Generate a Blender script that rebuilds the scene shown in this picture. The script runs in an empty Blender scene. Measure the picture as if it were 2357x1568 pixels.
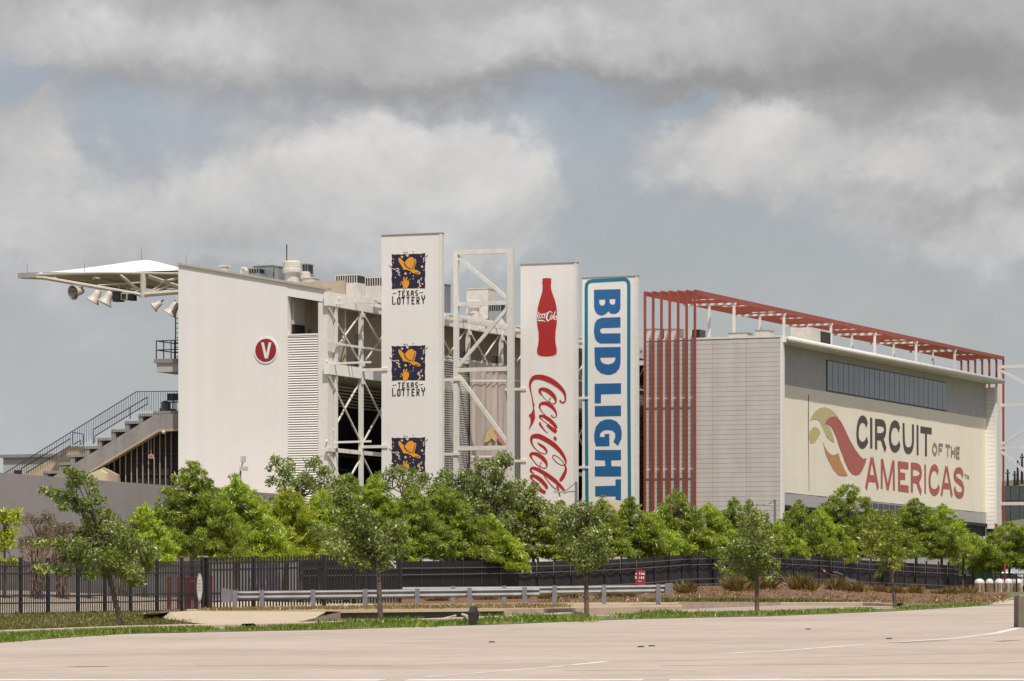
import bpy, math, random
import numpy as np
from mathutils import Vector
from mathutils.geometry import tessellate_polygon
random.seed(7)
RNG = np.random.default_rng(7)
C = bpy.context.scene
COL = C.collection

# ------------------------------------------------------------------ camera
F, CX, HY, W, H = 10070.0, 1178.0, 1498.0, 2357.0, 1567.5
PHI = math.atan(4263.0 / F)
s_, c_ = math.sin(PHI), math.cos(PHI)
RT = Vector((c_, s_, 0)); FW = Vector((-s_, c_, 0)); UP = Vector((0, 0, 1))
cam = bpy.data.cameras.new('camera')
cam.sensor_width = 36.0
cam.lens = 36.0 * F / W
cam.shift_x = 0.0
cam.shift_y = (HY - H / 2) / W
cam.clip_start = 1.0
cam.clip_end = 20000.0
cam_o = bpy.data.objects.new('camera', cam)
COL.objects.link(cam_o)
cam_o.rotation_euler = (math.pi / 2, 0, PHI)
C.camera = cam_o

# ------------------------------------------------------------------ world
SUN_EL = math.radians(60)
HZ = Vector((0.64, -0.77, 0)).normalized()
SUN_DIR = Vector((HZ.x * math.cos(SUN_EL), HZ.y * math.cos(SUN_EL), math.sin(SUN_EL)))
world = bpy.data.worlds.new('World'); C.world = world
world.use_nodes = True
nt = world.node_tree; nt.nodes.clear()
L = nt.links.new


def wn(t, **k):
    n = nt.nodes.new(t)
    for a, b in k.items():
        setattr(n, a, b)
    return n


def wmath(op, a, b=None, c=None, clamp=False):
    n = wn('ShaderNodeMath', operation=op, use_clamp=clamp)
    for i, v in enumerate((a, b, c)):
        if v is None:
            continue
        if isinstance(v, (int, float)):
            n.inputs[i].default_value = v
        else:
            L(v, n.inputs[i])
    return n.outputs[0]


out = wn('ShaderNodeOutputWorld')
bg = wn('ShaderNodeBackground')
SKY_STRENGTH = 0.1
bg.inputs['Strength'].default_value = SKY_STRENGTH
sky = wn('ShaderNodeTexSky', sky_type='NISHITA')
sky.sun_disc = False
sky.sun_elevation = SUN_EL
sky.sun_rotation = math.atan2(HZ.x, HZ.y)
sky.air_density = 1.2
sky.dust_density = 2.5
tc = wn('ShaderNodeTexCoord')
DIR = tc.outputs['Generated']


def wdot(v):
    n = wn('ShaderNodeVectorMath', operation='DOT_PRODUCT')
    L(DIR, n.inputs[0]); n.inputs[1].default_value = v
    return n.outputs['Value']


qx = wdot(RT); qz = wdot(UP)
qv = wn('ShaderNodeCombineXYZ'); L(qx, qv.inputs[0]); L(qz, qv.inputs[1])


def blob(cx, cy, rx, ry):
    a = wn('ShaderNodeVectorMath', operation='SUBTRACT')
    L(WQ, a.inputs[0]); a.inputs[1].default_value = ((cx - CX) / F, (HY - cy) / F, 0)
    b = wn('ShaderNodeVectorMath', operation='MULTIPLY')
    L(a.outputs[0], b.inputs[0]); b.inputs[1].default_value = (F / rx, F / ry, 0)
    d = wn('ShaderNodeVectorMath', operation='LENGTH'); L(b.outputs[0], d.inputs[0])
    m = wn('ShaderNodeMapRange', interpolation_type='SMOOTHSTEP')
    m.inputs['From Min'].default_value = 0.0; m.inputs['From Max'].default_value = 1.25
    m.inputs['To Min'].default_value = 1.0; m.inputs['To Max'].default_value = 0.0
    L(d.outputs['Value'], m.inputs['Value'])
    return m.outputs[0]


def bsum(lst):
    acc = None
    for (cx, cy, rx, ry, w) in lst:
        acc = wmath('MULTIPLY_ADD', blob(cx, cy, rx, ry), w, acc if acc is not None else 0.0)
    return acc


def wnoise(scale, off=(0, 0, 0), detail=8, rough=0.58, dist=0.0, zs=1.15):
    m = wn('ShaderNodeMapping'); L(DIR, m.inputs['Vector'])
    m.inputs['Location'].default_value = off
    m.inputs['Scale'].default_value = (scale, scale, scale * zs)
    n = wn('ShaderNodeTexNoise'); L(m.outputs[0], n.inputs['Vector'])
    n.inputs['Scale'].default_value = 1.0; n.inputs['Detail'].default_value = detail
    n.inputs['Roughness'].default_value = rough; n.inputs['Distortion'].default_value = dist
    return n


# billow the blob outlines with noise so that they read as cloud edges
nw = wnoise(34, (3.1, 1.7, 8.2), 6, 0.6)
wv = wn('ShaderNodeVectorMath', operation='SUBTRACT'); L(nw.outputs['Color'], wv.inputs[0]); wv.inputs[1].default_value = (0.5, 0.5, 0.5)
wsn = wn('ShaderNodeVectorMath', operation='SCALE'); L(wv.outputs[0], wsn.inputs[0]); wsn.inputs['Scale'].default_value = 0.022
nw2 = wnoise(120, (1.1, 4.7, 2.2), 6, 0.62)
wv2 = wn('ShaderNodeVectorMath', operation='SUBTRACT'); L(nw2.outputs['Color'], wv2.inputs[0]); wv2.inputs[1].default_value = (0.5, 0.5, 0.5)
ws2 = wn('ShaderNodeVectorMath', operation='SCALE'); L(wv2.outputs[0], ws2.inputs[0]); ws2.inputs['Scale'].default_value = 0.008
wad0 = wn('ShaderNodeVectorMath', operation='ADD'); L(wsn.outputs[0], wad0.inputs[0]); L(ws2.outputs[0], wad0.inputs[1])
wadd = wn('ShaderNodeVectorMath', operation='ADD'); L(qv.outputs[0], wadd.inputs[0]); L(wad0.outputs[0], wadd.inputs[1])
WQ = wadd.outputs[0]
N1 = wnoise(22, (0.4, 2.2, 0.0), 9, 0.6, 0.3).outputs['Fac']
N1u = wnoise(22, (0.4, 2.2, 0.30), 9, 0.6, 0.3).outputs['Fac']
N2 = wnoise(60, (4.0, 0.3, 1.1), 7, 0.62, 0.2).outputs['Fac']
cover_b = bsum([
    (450, 70, 900, 190, .55), (1400, 60, 900, 200, .55), (2250, 180, 620, 300, .6),
    (880, 400, 470, 190, .55), (1160, 480, 250, 160, .3), (560, 500, 300, 130, .3),
    (90, 330, 190, 130, .34), (90, 560, 330, 140, .34),
    (1760, 350, 370, 170, .42), (2150, 420, 420, 130, .45), (2200, 560, 290, 100, .34),
    (330, 330, 150, 95, -.18), (1300, 310, 120, 150, -.45), (1420, 430, 170, 110, -.32),
    (1720, 560, 320, 90, -.34), (1480, 640, 380, 80, -.3), (20, 215, 130, 40, -.45), (1560, 262, 130, 30, -.4)])
dens = wmath('ADD', wmath('MULTIPLY', N1, 0.75), cover_b)
dens = wmath('ADD', dens, wmath('MULTIPLY', N2, 0.10))
cov = wn('ShaderNodeMapRange', interpolation_type='SMOOTHSTEP')
L(dens, cov.inputs['Value'])
cov.inputs['From Min'].default_value = 0.39; cov.inputs['From Max'].default_value = 0.74
cov.inputs['To Min'].default_value = 0.30; cov.inputs['To Max'].default_value = 1.0
shade_b = bsum([
    (900, 222, 1000, 60, -.42), (2150, 190, 560, 170, -.5), (2180, 430, 360, 80, -.36), (1500, 205, 560, 60, -.30),
    (1700, 260, 300, 50, -.15), (330, 110, 380, 95, .34), (1000, 330, 380, 130, .5), (1330, 100, 520, 75, .22),
    (1750, 310, 170, 100, .28), (480, 410, 150, 90, .24), (1250, 470, 170, 120, .22), (2250, 560, 250, 90, .2), (700, 20, 600, 60, -.2)])
emb = wmath('MULTIPLY', wmath('SUBTRACT', N1, N1u), .95)
br = wmath('ADD', wmath('ADD', 0.42, emb), wmath('MULTIPLY', shade_b, 0.85))
br = wmath('ADD', br, wmath('MULTIPLY', wmath('SUBTRACT', N2, 0.5), 0.28), clamp=True)
ramp = wn('ShaderNodeValToRGB'); L(br, ramp.inputs[0])
ramp.color_ramp.elements[0].position = 0.0; ramp.color_ramp.elements[0].color = (.255, .252, .252, 1)
ramp.color_ramp.elements[1].position = 1.0; ramp.color_ramp.elements[1].color = (.64, .635, .625, 1)
e = ramp.color_ramp.elements.new(0.5); e.color = (.40, .398, .40, 1)
csc = wn('ShaderNodeVectorMath', operation='SCALE'); L(ramp.outputs[0], csc.inputs[0]); csc.inputs['Scale'].default_value = 1.0 / SKY_STRENGTH
skysc = wn('ShaderNodeVectorMath', operation='MULTIPLY'); L(sky.outputs[0], skysc.inputs[0]); skysc.inputs[1].default_value = (.83, .765, .82)
mix = wn('ShaderNodeMix', data_type='RGBA')
L(cov.outputs[0], mix.inputs[0]); L(skysc.outputs[0], mix.inputs[6]); L(csc.outputs[0], mix.inputs[7])
cum_b = bsum([(900, 400, 400, 190, .62), (1130, 460, 250, 190, .55), (640, 480, 300, 150, .5), (440, 540, 200, 110, .4), (1000, 570, 460, 120, .55), (560, 580, 330, 90, .4),
              (1760, 330, 190, 120, .5), (1900, 400, 330, 120, .5), (2250, 360, 260, 140, .45), (1560, 400, 160, 60, .3), (2230, 560, 280, 100, .45),
              (110, 320, 170, 110, .5), (60, 470, 260, 140, .5), (150, 580, 280, 100, .35)])
cden = wmath('ADD', wmath('ADD', cum_b, wmath('MULTIPLY', wmath('SUBTRACT', N1, .5), .75)), wmath('MULTIPLY', wmath('SUBTRACT', N2, .5), .4))
cmask = wn('ShaderNodeMapRange', interpolation_type='SMOOTHSTEP'); L(cden, cmask.inputs['Value'])
cmask.inputs['From Min'].default_value = .14; cmask.inputs['From Max'].default_value = .52
cmask.inputs['To Min'].default_value = .0; cmask.inputs['To Max'].default_value = .92
cbr = wmath('ADD', wmath('ADD', .60, wmath('MULTIPLY', wmath('SUBTRACT', N1, N1u), 1.3)), wmath('MULTIPLY', wmath('SUBTRACT', N2, .5), .5))
cbr = wmath('ADD', cbr, wmath('MULTIPLY', bsum([(900, 300, 420, 90, .35), (1180, 400, 200, 150, .25), (700, 560, 700, 80, -.18), (2000, 480, 500, 70, -.32), (2200, 300, 420, 110, -.25), (1760, 310, 170, 90, .25), (100, 330, 200, 140, -.2)]), 1.0), clamp=True)
cramp = wn('ShaderNodeValToRGB'); L(cbr, cramp.inputs[0])
cramp.color_ramp.elements[0].color = (3.0, 3.0, 3.05, 1); cramp.color_ramp.elements[1].color = (5.7, 5.65, 5.55, 1)
cmix = wn('ShaderNodeMix', data_type='RGBA'); L(cmask.outputs[0], cmix.inputs[0]); L(mix.outputs[2], cmix.inputs[6]); L(cramp.outputs[0], cmix.inputs[7])
hzr = wn('ShaderNodeMapRange', interpolation_type='SMOOTHSTEP'); L(qz, hzr.inputs['Value'])
hzr.inputs['From Min'].default_value = .02; hzr.inputs['From Max'].default_value = .115
hzr.inputs['To Min'].default_value = .75; hzr.inputs['To Max'].default_value = .0
hmix = wn('ShaderNodeMix', data_type='RGBA')
L(hzr.outputs[0], hmix.inputs[0]); L(cmix.outputs[2], hmix.inputs[6]); hmix.inputs[7].default_value = (4.15, 4.5, 4.8, 1)
L(hmix.outputs[2], bg.inputs['Color']); L(bg.outputs[0], out.inputs[0])

sun = bpy.data.lights.new('sun', 'SUN'); sun.energy = 3.3; sun.angle = math.radians(0.6); sun.color = (1.0, .955, .89)
sun_o = bpy.data.objects.new('sun', sun); COL.objects.link(sun_o)
sun_o.rotation_euler = SUN_DIR.to_track_quat('Z', 'Y').to_euler()
sun_o.location = (0, 0, 200)

C.view_settings.view_transform = 'Standard'
C.view_settings.look = 'None'
C.view_settings.gamma = 1.0
C.view_settings.exposure = 0.33
C.view_settings.use_curve_mapping = False
C.render.engine = 'CYCLES'
C.cycles.max_bounces = 6
C.cycles.transparent_max_bounces = 12


# ------------------------------------------------------------------ projection helpers
def ray(px, py):
    return RT * ((px - CX) / F) + FW + UP * ((HY - py) / F)


def PY(px, py, Y):
    r = ray(px, py); return r * (Y / r.y)


def PX(px, py, X):
    r = ray(px, py); return r * (X / r.x)


def PD(px, py, D):
    return ray(px, py) * D


def sm(a, b, x):
    t = min(1, max(0, (x - a) / (b - a))); return t * t * (3 - 2 * t)


def T(X, Y):
    Xc = min(60, max(-150, X)); Yc = min(430, max(-60, Y))
    z = -1.6 - .004318 * Xc + .018153 * Yc
    fade = 1 - sm(150, 180, Y)
    z += 0.12 * sm(-66, -75, X) * (1 - sm(170, 190, Y))
    z += 0.75 * sm(-76, -87, X) * fade
    return z


def PG(px, py, dz=0.0):
    r = ray(px, py); D = 150.0
    a, b = 20.0, 900.0
    f = lambda t: r.z * t - T(r.x * t, r.y * t)
    # plane is rising: f<0 far away means the ray has gone under ground
    for _ in range(60):
        m = (a + b) / 2
        if f(m) > 0:
            a = m
        else:
            b = m
    p = r * ((a + b) / 2); p.z += dz
    return p


def zc(x0, y0, sc):
    return lambda x, y: ((x0 + x / sc) / 1.62919, (y0 + y / sc) / 1.62946)


# ------------------------------------------------------------------ materials
MATS = {}


def mat(name, col, rough=0.7, metal=0.0, var=0.08, scale=3.0, bump=0.0, bscale=30.0, streak=0.0, stain=None, speck=0.0):
    if name in MATS:
        return MATS[name]
    m = bpy.data.materials.new(name); m.use_nodes = True
    n = m.node_tree; b = n.nodes['Principled BSDF']
    b.inputs['Roughness'].default_value = rough; b.inputs['Metallic'].default_value = metal
    tcn = n.nodes.new('ShaderNodeTexCoord')
    geo = n.nodes.new('ShaderNodeNewGeometry')
    nz = n.nodes.new('ShaderNodeTexNoise'); nz.inputs['Scale'].default_value = scale; nz.inputs['Detail'].default_value = 6
    nz.inputs['Roughness'].default_value = 0.65
    n.links.new(geo.outputs['Position'], nz.inputs['Vector'])
    rmp = n.nodes.new('ShaderNodeValToRGB')
    c0 = [max(0, v * (1 - var * 1.6)) for v in col]; c1 = [min(1, v * (1 + var)) for v in col]
    rmp.color_ramp.elements[0].position = .3; rmp.color_ramp.elements[0].color = (*c0, 1)
    rmp.color_ramp.elements[1].position = .7; rmp.color_ramp.elements[1].color = (*c1, 1)
    n.links.new(nz.outputs['Fac'], rmp.inputs[0])
    last = rmp.outputs[0]
    if streak > 0:  # rain streaks: noise stretched along z
        mp = n.nodes.new('ShaderNodeMapping'); mp.inputs['Scale'].default_value = (1.6, 1.6, 0.05)
        n.links.new(geo.outputs['Position'], mp.inputs['Vector'])
        n2 = n.nodes.new('ShaderNodeTexNoise'); n2.inputs['Scale'].default_value = 1.0; n2.inputs['Detail'].default_value = 5
        n.links.new(mp.outputs[0], n2.inputs['Vector'])
        r2 = n.nodes.new('ShaderNodeValToRGB')
        r2.color_ramp.elements[0].position = .35; r2.color_ramp.elements[0].color = (1 - streak, 1 - streak * 1.1, 1 - streak * 1.25, 1)
        r2.color_ramp.elements[1].position = .6; r2.color_ramp.elements[1].color = (1, 1, 1, 1)
        n.links.new(n2.outputs['Fac'], r2.inputs[0])
        mx = n.nodes.new('ShaderNodeMix'); mx.data_type = 'RGBA'; mx.blend_type = 'MULTIPLY'; mx.inputs[0].default_value = 1
        n.links.new(last, mx.inputs[6]); n.links.new(r2.outputs[0], mx.inputs[7]); last = mx.outputs[2]
    if stain:
        scol, ssc, lo, hi = stain
        n3 = n.nodes.new('ShaderNodeTexNoise'); n3.inputs['Scale'].default_value = ssc; n3.inputs['Detail'].default_value = 8
        n3.inputs['Roughness'].default_value = .7
        n.links.new(geo.outputs['Position'], n3.inputs['Vector'])
        mr = n.nodes.new('ShaderNodeMapRange'); mr.inputs['From Min'].default_value = lo; mr.inputs['From Max'].default_value = hi
        n.links.new(n3.outputs['Fac'], mr.inputs['Value'])
        mx = n.nodes.new('ShaderNodeMix'); mx.data_type = 'RGBA'
        n.links.new(mr.outputs[0], mx.inputs[0]); n.links.new(last, mx.inputs[6]); mx.inputs[7].default_value = (*scol, 1); last = mx.outputs[2]
    if speck > 0:  # fine aggregate
        n4 = n.nodes.new('ShaderNodeTexNoise'); n4.inputs['Scale'].default_value = 1.0; n4.inputs['Detail'].default_value = 10; n4.inputs['Roughness'].default_value = .85
        mp4 = n.nodes.new('ShaderNodeMapping'); mp4.inputs['Scale'].default_value = (1.4, .35, 1.4); mp4.inputs['Rotation'].default_value = (0, 0, .5)
        n.links.new(geo.outputs['Position'], mp4.inputs['Vector']); n.links.new(mp4.outputs[0], n4.inputs['Vector'])
        r4 = n.nodes.new('ShaderNodeValToRGB')
        r4.color_ramp.elements[0].position = .3; r4.color_ramp.elements[0].color = (1 - speck, 1 - speck, 1 - speck, 1)
        r4.color_ramp.elements[1].position = .68; r4.color_ramp.elements[1].color = (1 + speck * .5,) * 3 + (1,)
        n.links.new(n4.outputs['Fac'], r4.inputs[0])
        mx4 = n.nodes.new('ShaderNodeMix'); mx4.data_type = 'RGBA'; mx4.blend_type = 'MULTIPLY'; mx4.inputs[0].default_value = 1
        n.links.new(last, mx4.inputs[6]); n.links.new(r4.outputs[0], mx4.inputs[7]); last = mx4.outputs[2]
    n.links.new(last, b.inputs['Base Color'])
    if bump > 0:
        nb = n.nodes.new('ShaderNodeTexNoise'); nb.inputs['Scale'].default_value = bscale; nb.inputs['Detail'].default_value = 4
        n.links.new(geo.outputs['Position'], nb.inputs['Vector'])
        bp = n.nodes.new('ShaderNodeBump'); bp.inputs['Strength'].default_value = bump; bp.inputs['Distance'].default_value = 0.05
        n.links.new(nb.outputs['Fac'], bp.inputs['Height']); n.links.new(bp.outputs[0], b.inputs['Normal'])
    MATS[name] = m
    return m


def leaf_mat(name, cols, trans=0.32, gloss=0.12):
    m = bpy.data.materials.new(name); m.use_nodes = True
    n = m.node_tree; n.nodes.clear()
    o = n.nodes.new('ShaderNodeOutputMaterial')
    g = n.nodes.new('ShaderNodeNewGeometry')
    r = n.nodes.new('ShaderNodeValToRGB')
    el = r.color_ramp.elements
    while len(el) < len(cols):
        el.new(0.5)
    for i, cc in enumerate(cols):
        el[i].position = i / (len(cols) - 1); el[i].color = (*cc, 1)
    nz = n.nodes.new('ShaderNodeTexNoise'); nz.inputs['Scale'].default_value = 1.1; nz.inputs['Detail'].default_value = 3
    n.links.new(g.outputs['Position'], nz.inputs['Vector'])
    ma = n.nodes.new('ShaderNodeMath'); ma.operation = 'MULTIPLY_ADD'
    n.links.new(g.outputs['Random Per Island'], ma.inputs[0]); ma.inputs[1].default_value = .5
    mb = n.nodes.new('ShaderNodeMath'); mb.operation = 'MULTIPLY_ADD'
    n.links.new(nz.outputs['Fac'], mb.inputs[0]); mb.inputs[1].default_value = 1.4; mb.inputs[2].default_value = -.45
    n.links.new(mb.outputs[0], ma.inputs[2])
    n.links.new(ma.outputs[0], r.inputs[0])
    d = n.nodes.new('ShaderNodeBsdfDiffuse'); t = n.nodes.new('ShaderNodeBsdfTranslucent'); gl = n.nodes.new('ShaderNodeBsdfGlossy')
    gl.inputs['Roughness'].default_value = .42; gl.inputs['Color'].default_value = (.9, .95, .8, 1)
    n.links.new(r.outputs[0], d.inputs['Color'])
    hs = n.nodes.new('ShaderNodeMix'); hs.data_type = 'RGBA'; hs.blend_type = 'MULTIPLY'; hs.inputs[0].default_value = 1
    n.links.new(r.outputs[0], hs.inputs[6]); hs.inputs[7].default_value = (1.5, 1.35, .6, 1)
    n.links.new(hs.outputs[2], t.inputs['Color'])
    m1 = n.nodes.new('ShaderNodeMixShader'); m1.inputs[0].default_value = trans
    n.links.new(d.outputs[0], m1.inputs[1]); n.links.new(t.outputs[0], m1.inputs[2])
    m2 = n.nodes.new('ShaderNodeMixShader'); m2.inputs[0].default_value = gloss
    n.links.new(m1.outputs[0], m2.inputs[1]); n.links.new(gl.outputs[0], m2.inputs[2])
    n.links.new(m2.outputs[0], o.inputs[0])
    MATS[name] = m
    return m


white = mat('white_paint', (.80, .765, .715), .6, var=.02, scale=.4, streak=.025)
whitem = mat('white_steel', (.74, .71, .64), .45, var=.05, streak=.08)
cream = mat('cream_wall', (.60, .50, .34), .8, var=.05)
tan = mat('tan_wall', (.42, .35, .25), .8, var=.08)
greyw = mat('grey_stucco', (.44, .42, .405), .9, var=.06, scale=1.2, bump=.2)
retw = mat('grey_concrete_wall', (.27, .25, .24), .9, var=.07, scale=.6, bump=.25, streak=.05)
clad = mat('cladding_panel', (.57, .53, .49), .55, var=.05, scale=.8, streak=.06)
gapm = mat('joint_dark', (.06, .055, .05), .9)
dark = mat('dark_interior', (.028, .025, .023), .9, var=.3, scale=.8)  # shade of the covered interiors is put into this near-black base colour
darkg = mat('dark_glass', (.018, .018, .02), .15, var=.2)
glass_b = mat('blue_grey_glass', (.17, .195, .225), .12, var=.12, scale=.7)
blackm = mat('black_steel', (.018, .017, .018), .42, var=.2)
screen = mat('black_screen_fabric', (.024, .021, .020), .75, var=.35, scale=1.3, bump=.3, bscale=6)
red = mat('red_steel', (.32, .055, .03), .42, var=.12, scale=1.0)
redp = mat('red_print', (.40, .022, .02), .5, var=.05)
navy = mat('navy_print', (.018, .017, .045), .5, var=.2)
blackp = mat('black_print', (.015, .013, .014), .5)
orange = mat('orange_print', (.78, .33, .03), .5, var=.06)
peach = mat('peach_print', (.80, .55, .36), .5)
bluep = mat('blue_print', (.020, .125, .31), .45, var=.06)
tealp = mat('teal_print', (.012, .17, .25), .45, var=.05)
whitep = mat('white_print', (.80, .77, .74), .5)
pinkp = mat('pale_outline_print', (.82, .66, .56), .5)
brownp = mat('brown_print', (.085, .06, .055), .55, var=.1)
greyp = mat('grey_print', (.30, .25, .20), .6)
coral = mat('coral_print', (.45, .12, .095), .55, var=.06)
olive = mat('olive_print', (.55, .46, .23), .6, var=.06)
gold = mat('gold_print', (.60, .47, .21), .6)
ocher = mat('ocher_print', (.56, .26, .10), .6)
bannerm = mat('cream_banner', (.87, .79, .63), .7, var=.03, scale=.35, bump=.25, bscale=.6, streak=.03)
scrim = mat('pale_scrim', (.50, .43, .37), .75, var=.08, scale=.5, streak=.16)
membrane = mat('white_membrane', (.80, .79, .77), .6, var=.02)
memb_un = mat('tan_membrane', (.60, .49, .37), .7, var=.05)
galv = mat('galvanised_steel', (.20, .20, .20), .5, .25, var=.15, scale=2)
postm = mat('grey_steel_post', (.21, .21, .22), .55, .3, var=.12)
hvac = mat('grey_green_metal', (.27, .30, .29), .5, .2, var=.08)
hvacw = mat('pale_duct_metal', (.62, .58, .50), .5, .1, var=.08)
lotm = mat('concrete_lot', (.465, .382, .305), .9, var=.09, scale=.10, bump=.25, bscale=14, stain=((.32, .255, .20), .22, .5, .9), speck=.16)
roadm = mat('concrete_road', (.38, .30, .23), .9, var=.08, scale=.3, bump=.2)
apron = mat('pale_concrete', (.50, .40, .27), .9, var=.07, scale=.5, bump=.2, stain=((.34, .25, .15), .6, .55, .85))
kerbm = mat('kerb_concrete', (.44, .35, .25), .9, var=.12, scale=.8, bump=.3)
headm = mat('weathered_concrete', (.15, .125, .085), .9, var=.15, scale=.8, streak=.25)
soil = mat('dry_soil', (.42, .31, .18), .95, var=.25, scale=1.2, bump=.6, bscale=5)
mulch = mat('brown_mulch', (.21, .105, .055), .95, var=.5, scale=1.6, bump=.9, bscale=7, stain=((.10, .055, .03), .9, .5, .66))
gravel = mat('pale_gravel', (.54, .44, .33), .95, var=.16, scale=1.5, bump=.5, bscale=12)
lawnm = mat('dry_lawn', (.13, .14, .035), .95, var=.25, scale=.5, bump=.6, bscale=9, stain=((.25, .16, .06), .45, .48, .7))
turfm = mat('turf_green', (.12, .155, .035), .95, var=.3, scale=.8, bump=.6, bscale=9, stain=((.30, .22, .11), .5, .5, .62))
earth = mat('earth', (.17, .14, .08), .95, var=.25, scale=.06, stain=((.10, .12, .04), .03, .4, .6))
paintm = mat('road_paint', (.72, .67, .60), .8, var=.1, scale=2, stain=((.47, .39, .31), 1.4, .48, .7))
tyrem = mat('tyre_mark', (.27, .215, .165), .9, var=.2, scale=2)
bark = mat('bark', (.13, .095, .07), .95, var=.3, scale=6, bump=.8, bscale=20)
twig = mat('bare_twig', (.26, .18, .13), .95, var=.25, scale=4)
woodm = mat('grey_wood', (.33, .23, .15), .9, var=.35, scale=3, bump=.3)
domem = mat('white_plastic', (.62, .59, .54), .4, var=.04)
carw = mat('car_white', (.75, .74, .72), .25, var=.02)
card = mat('car_dark', (.03, .032, .037), .22, var=.1)
greenb = mat('green_tarp', (.12, .30, .07), .7, var=.15)
rubber = mat('black_rubber', (.02, .018, .016), .8, var=.2)
pvc = mat('white_pole', (.72, .68, .6), .5)
signback = mat('sign_aluminium', (.42, .41, .38), .45, .3, var=.1)
pillar_m = mat('pillar_concrete', (.17, .14, .10), .9, var=.12, scale=1.5, bump=.3)
hydr = mat('hydrant_red', (.38, .025, .03), .45, var=.12)
lamp_in = mat('lamp_reflector', (.30, .28, .24), .25, .6)
speakm = mat('lamp_housing', (.52, .46, .38), .5, var=.06)
redsign = mat('red_sign', (.30, .03, .04), .5)

L_street = leaf_mat('street_leaf', [(0.0547, 0.0858, 0.0168), (0.1776, 0.2376, 0.0473), (0.4099, 0.4488, 0.147)], .30, .06)
L_yellow = leaf_mat('yellow_green_leaf', [(0.066, 0.1008, 0.012), (0.22, 0.2744, 0.03), (0.396, 0.4256, 0.08)], .32, .05)
L_cyp = leaf_mat('feathery_leaf', [(0.059, 0.1059, 0.0124), (0.2357, 0.3178, 0.0311), (0.4208, 0.4733, 0.0621)], .34, .05)
L_cypb = leaf_mat('bright_feathery_leaf', [(0.0953, 0.1695, 0.0124), (0.3332, 0.4521, 0.0311), (0.5237, 0.6075, 0.0725)], .36, .05)
L_cypy = leaf_mat('lime_feathery_leaf', [(0.1104, 0.1615, 0.0138), (0.3312, 0.4036, 0.0287), (0.4968, 0.5382, 0.069)], .36, .05)
L_spar = leaf_mat('sparse_leaf', [(0.0702, 0.1092, 0.0264), (0.234, 0.2964, 0.0858), (0.4992, 0.5304, 0.2508)], .3, .06)
L_grass = leaf_mat('grass_blade', [(0.0864, 0.136, 0.0173), (0.1642, 0.24, 0.0288), (0.2592, 0.304, 0.0504)], .3, .04)
L_tuft = leaf_mat('tan_blade', [(.14, .10, .035), (.25, .185, .07), (.33, .26, .11)], .3, .05)
L_shrub = leaf_mat('dull_shrub_leaf', [(.09, .07, .035), (.17, .13, .075), (.20, .18, .07)], .25, .05)


# ------------------------------------------------------------------ object helpers
def root(name, label, cat, loc, group=None):
    o = bpy.data.objects.new(name, None); COL.objects.link(o)
    o.location = loc; o.empty_display_size = .3
    o['label'] = label; o['category'] = cat
    if group:
        o['group'] = group
    return o


def tag(o, label, cat, group=None):
    o['label'] = label; o['category'] = cat
    if group:
        o['group'] = group
    return o


def wloc(p):
    v = Vector((0, 0, 0))
    while p is not None:
        v = v + p.location; p = p.parent
    return v


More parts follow.
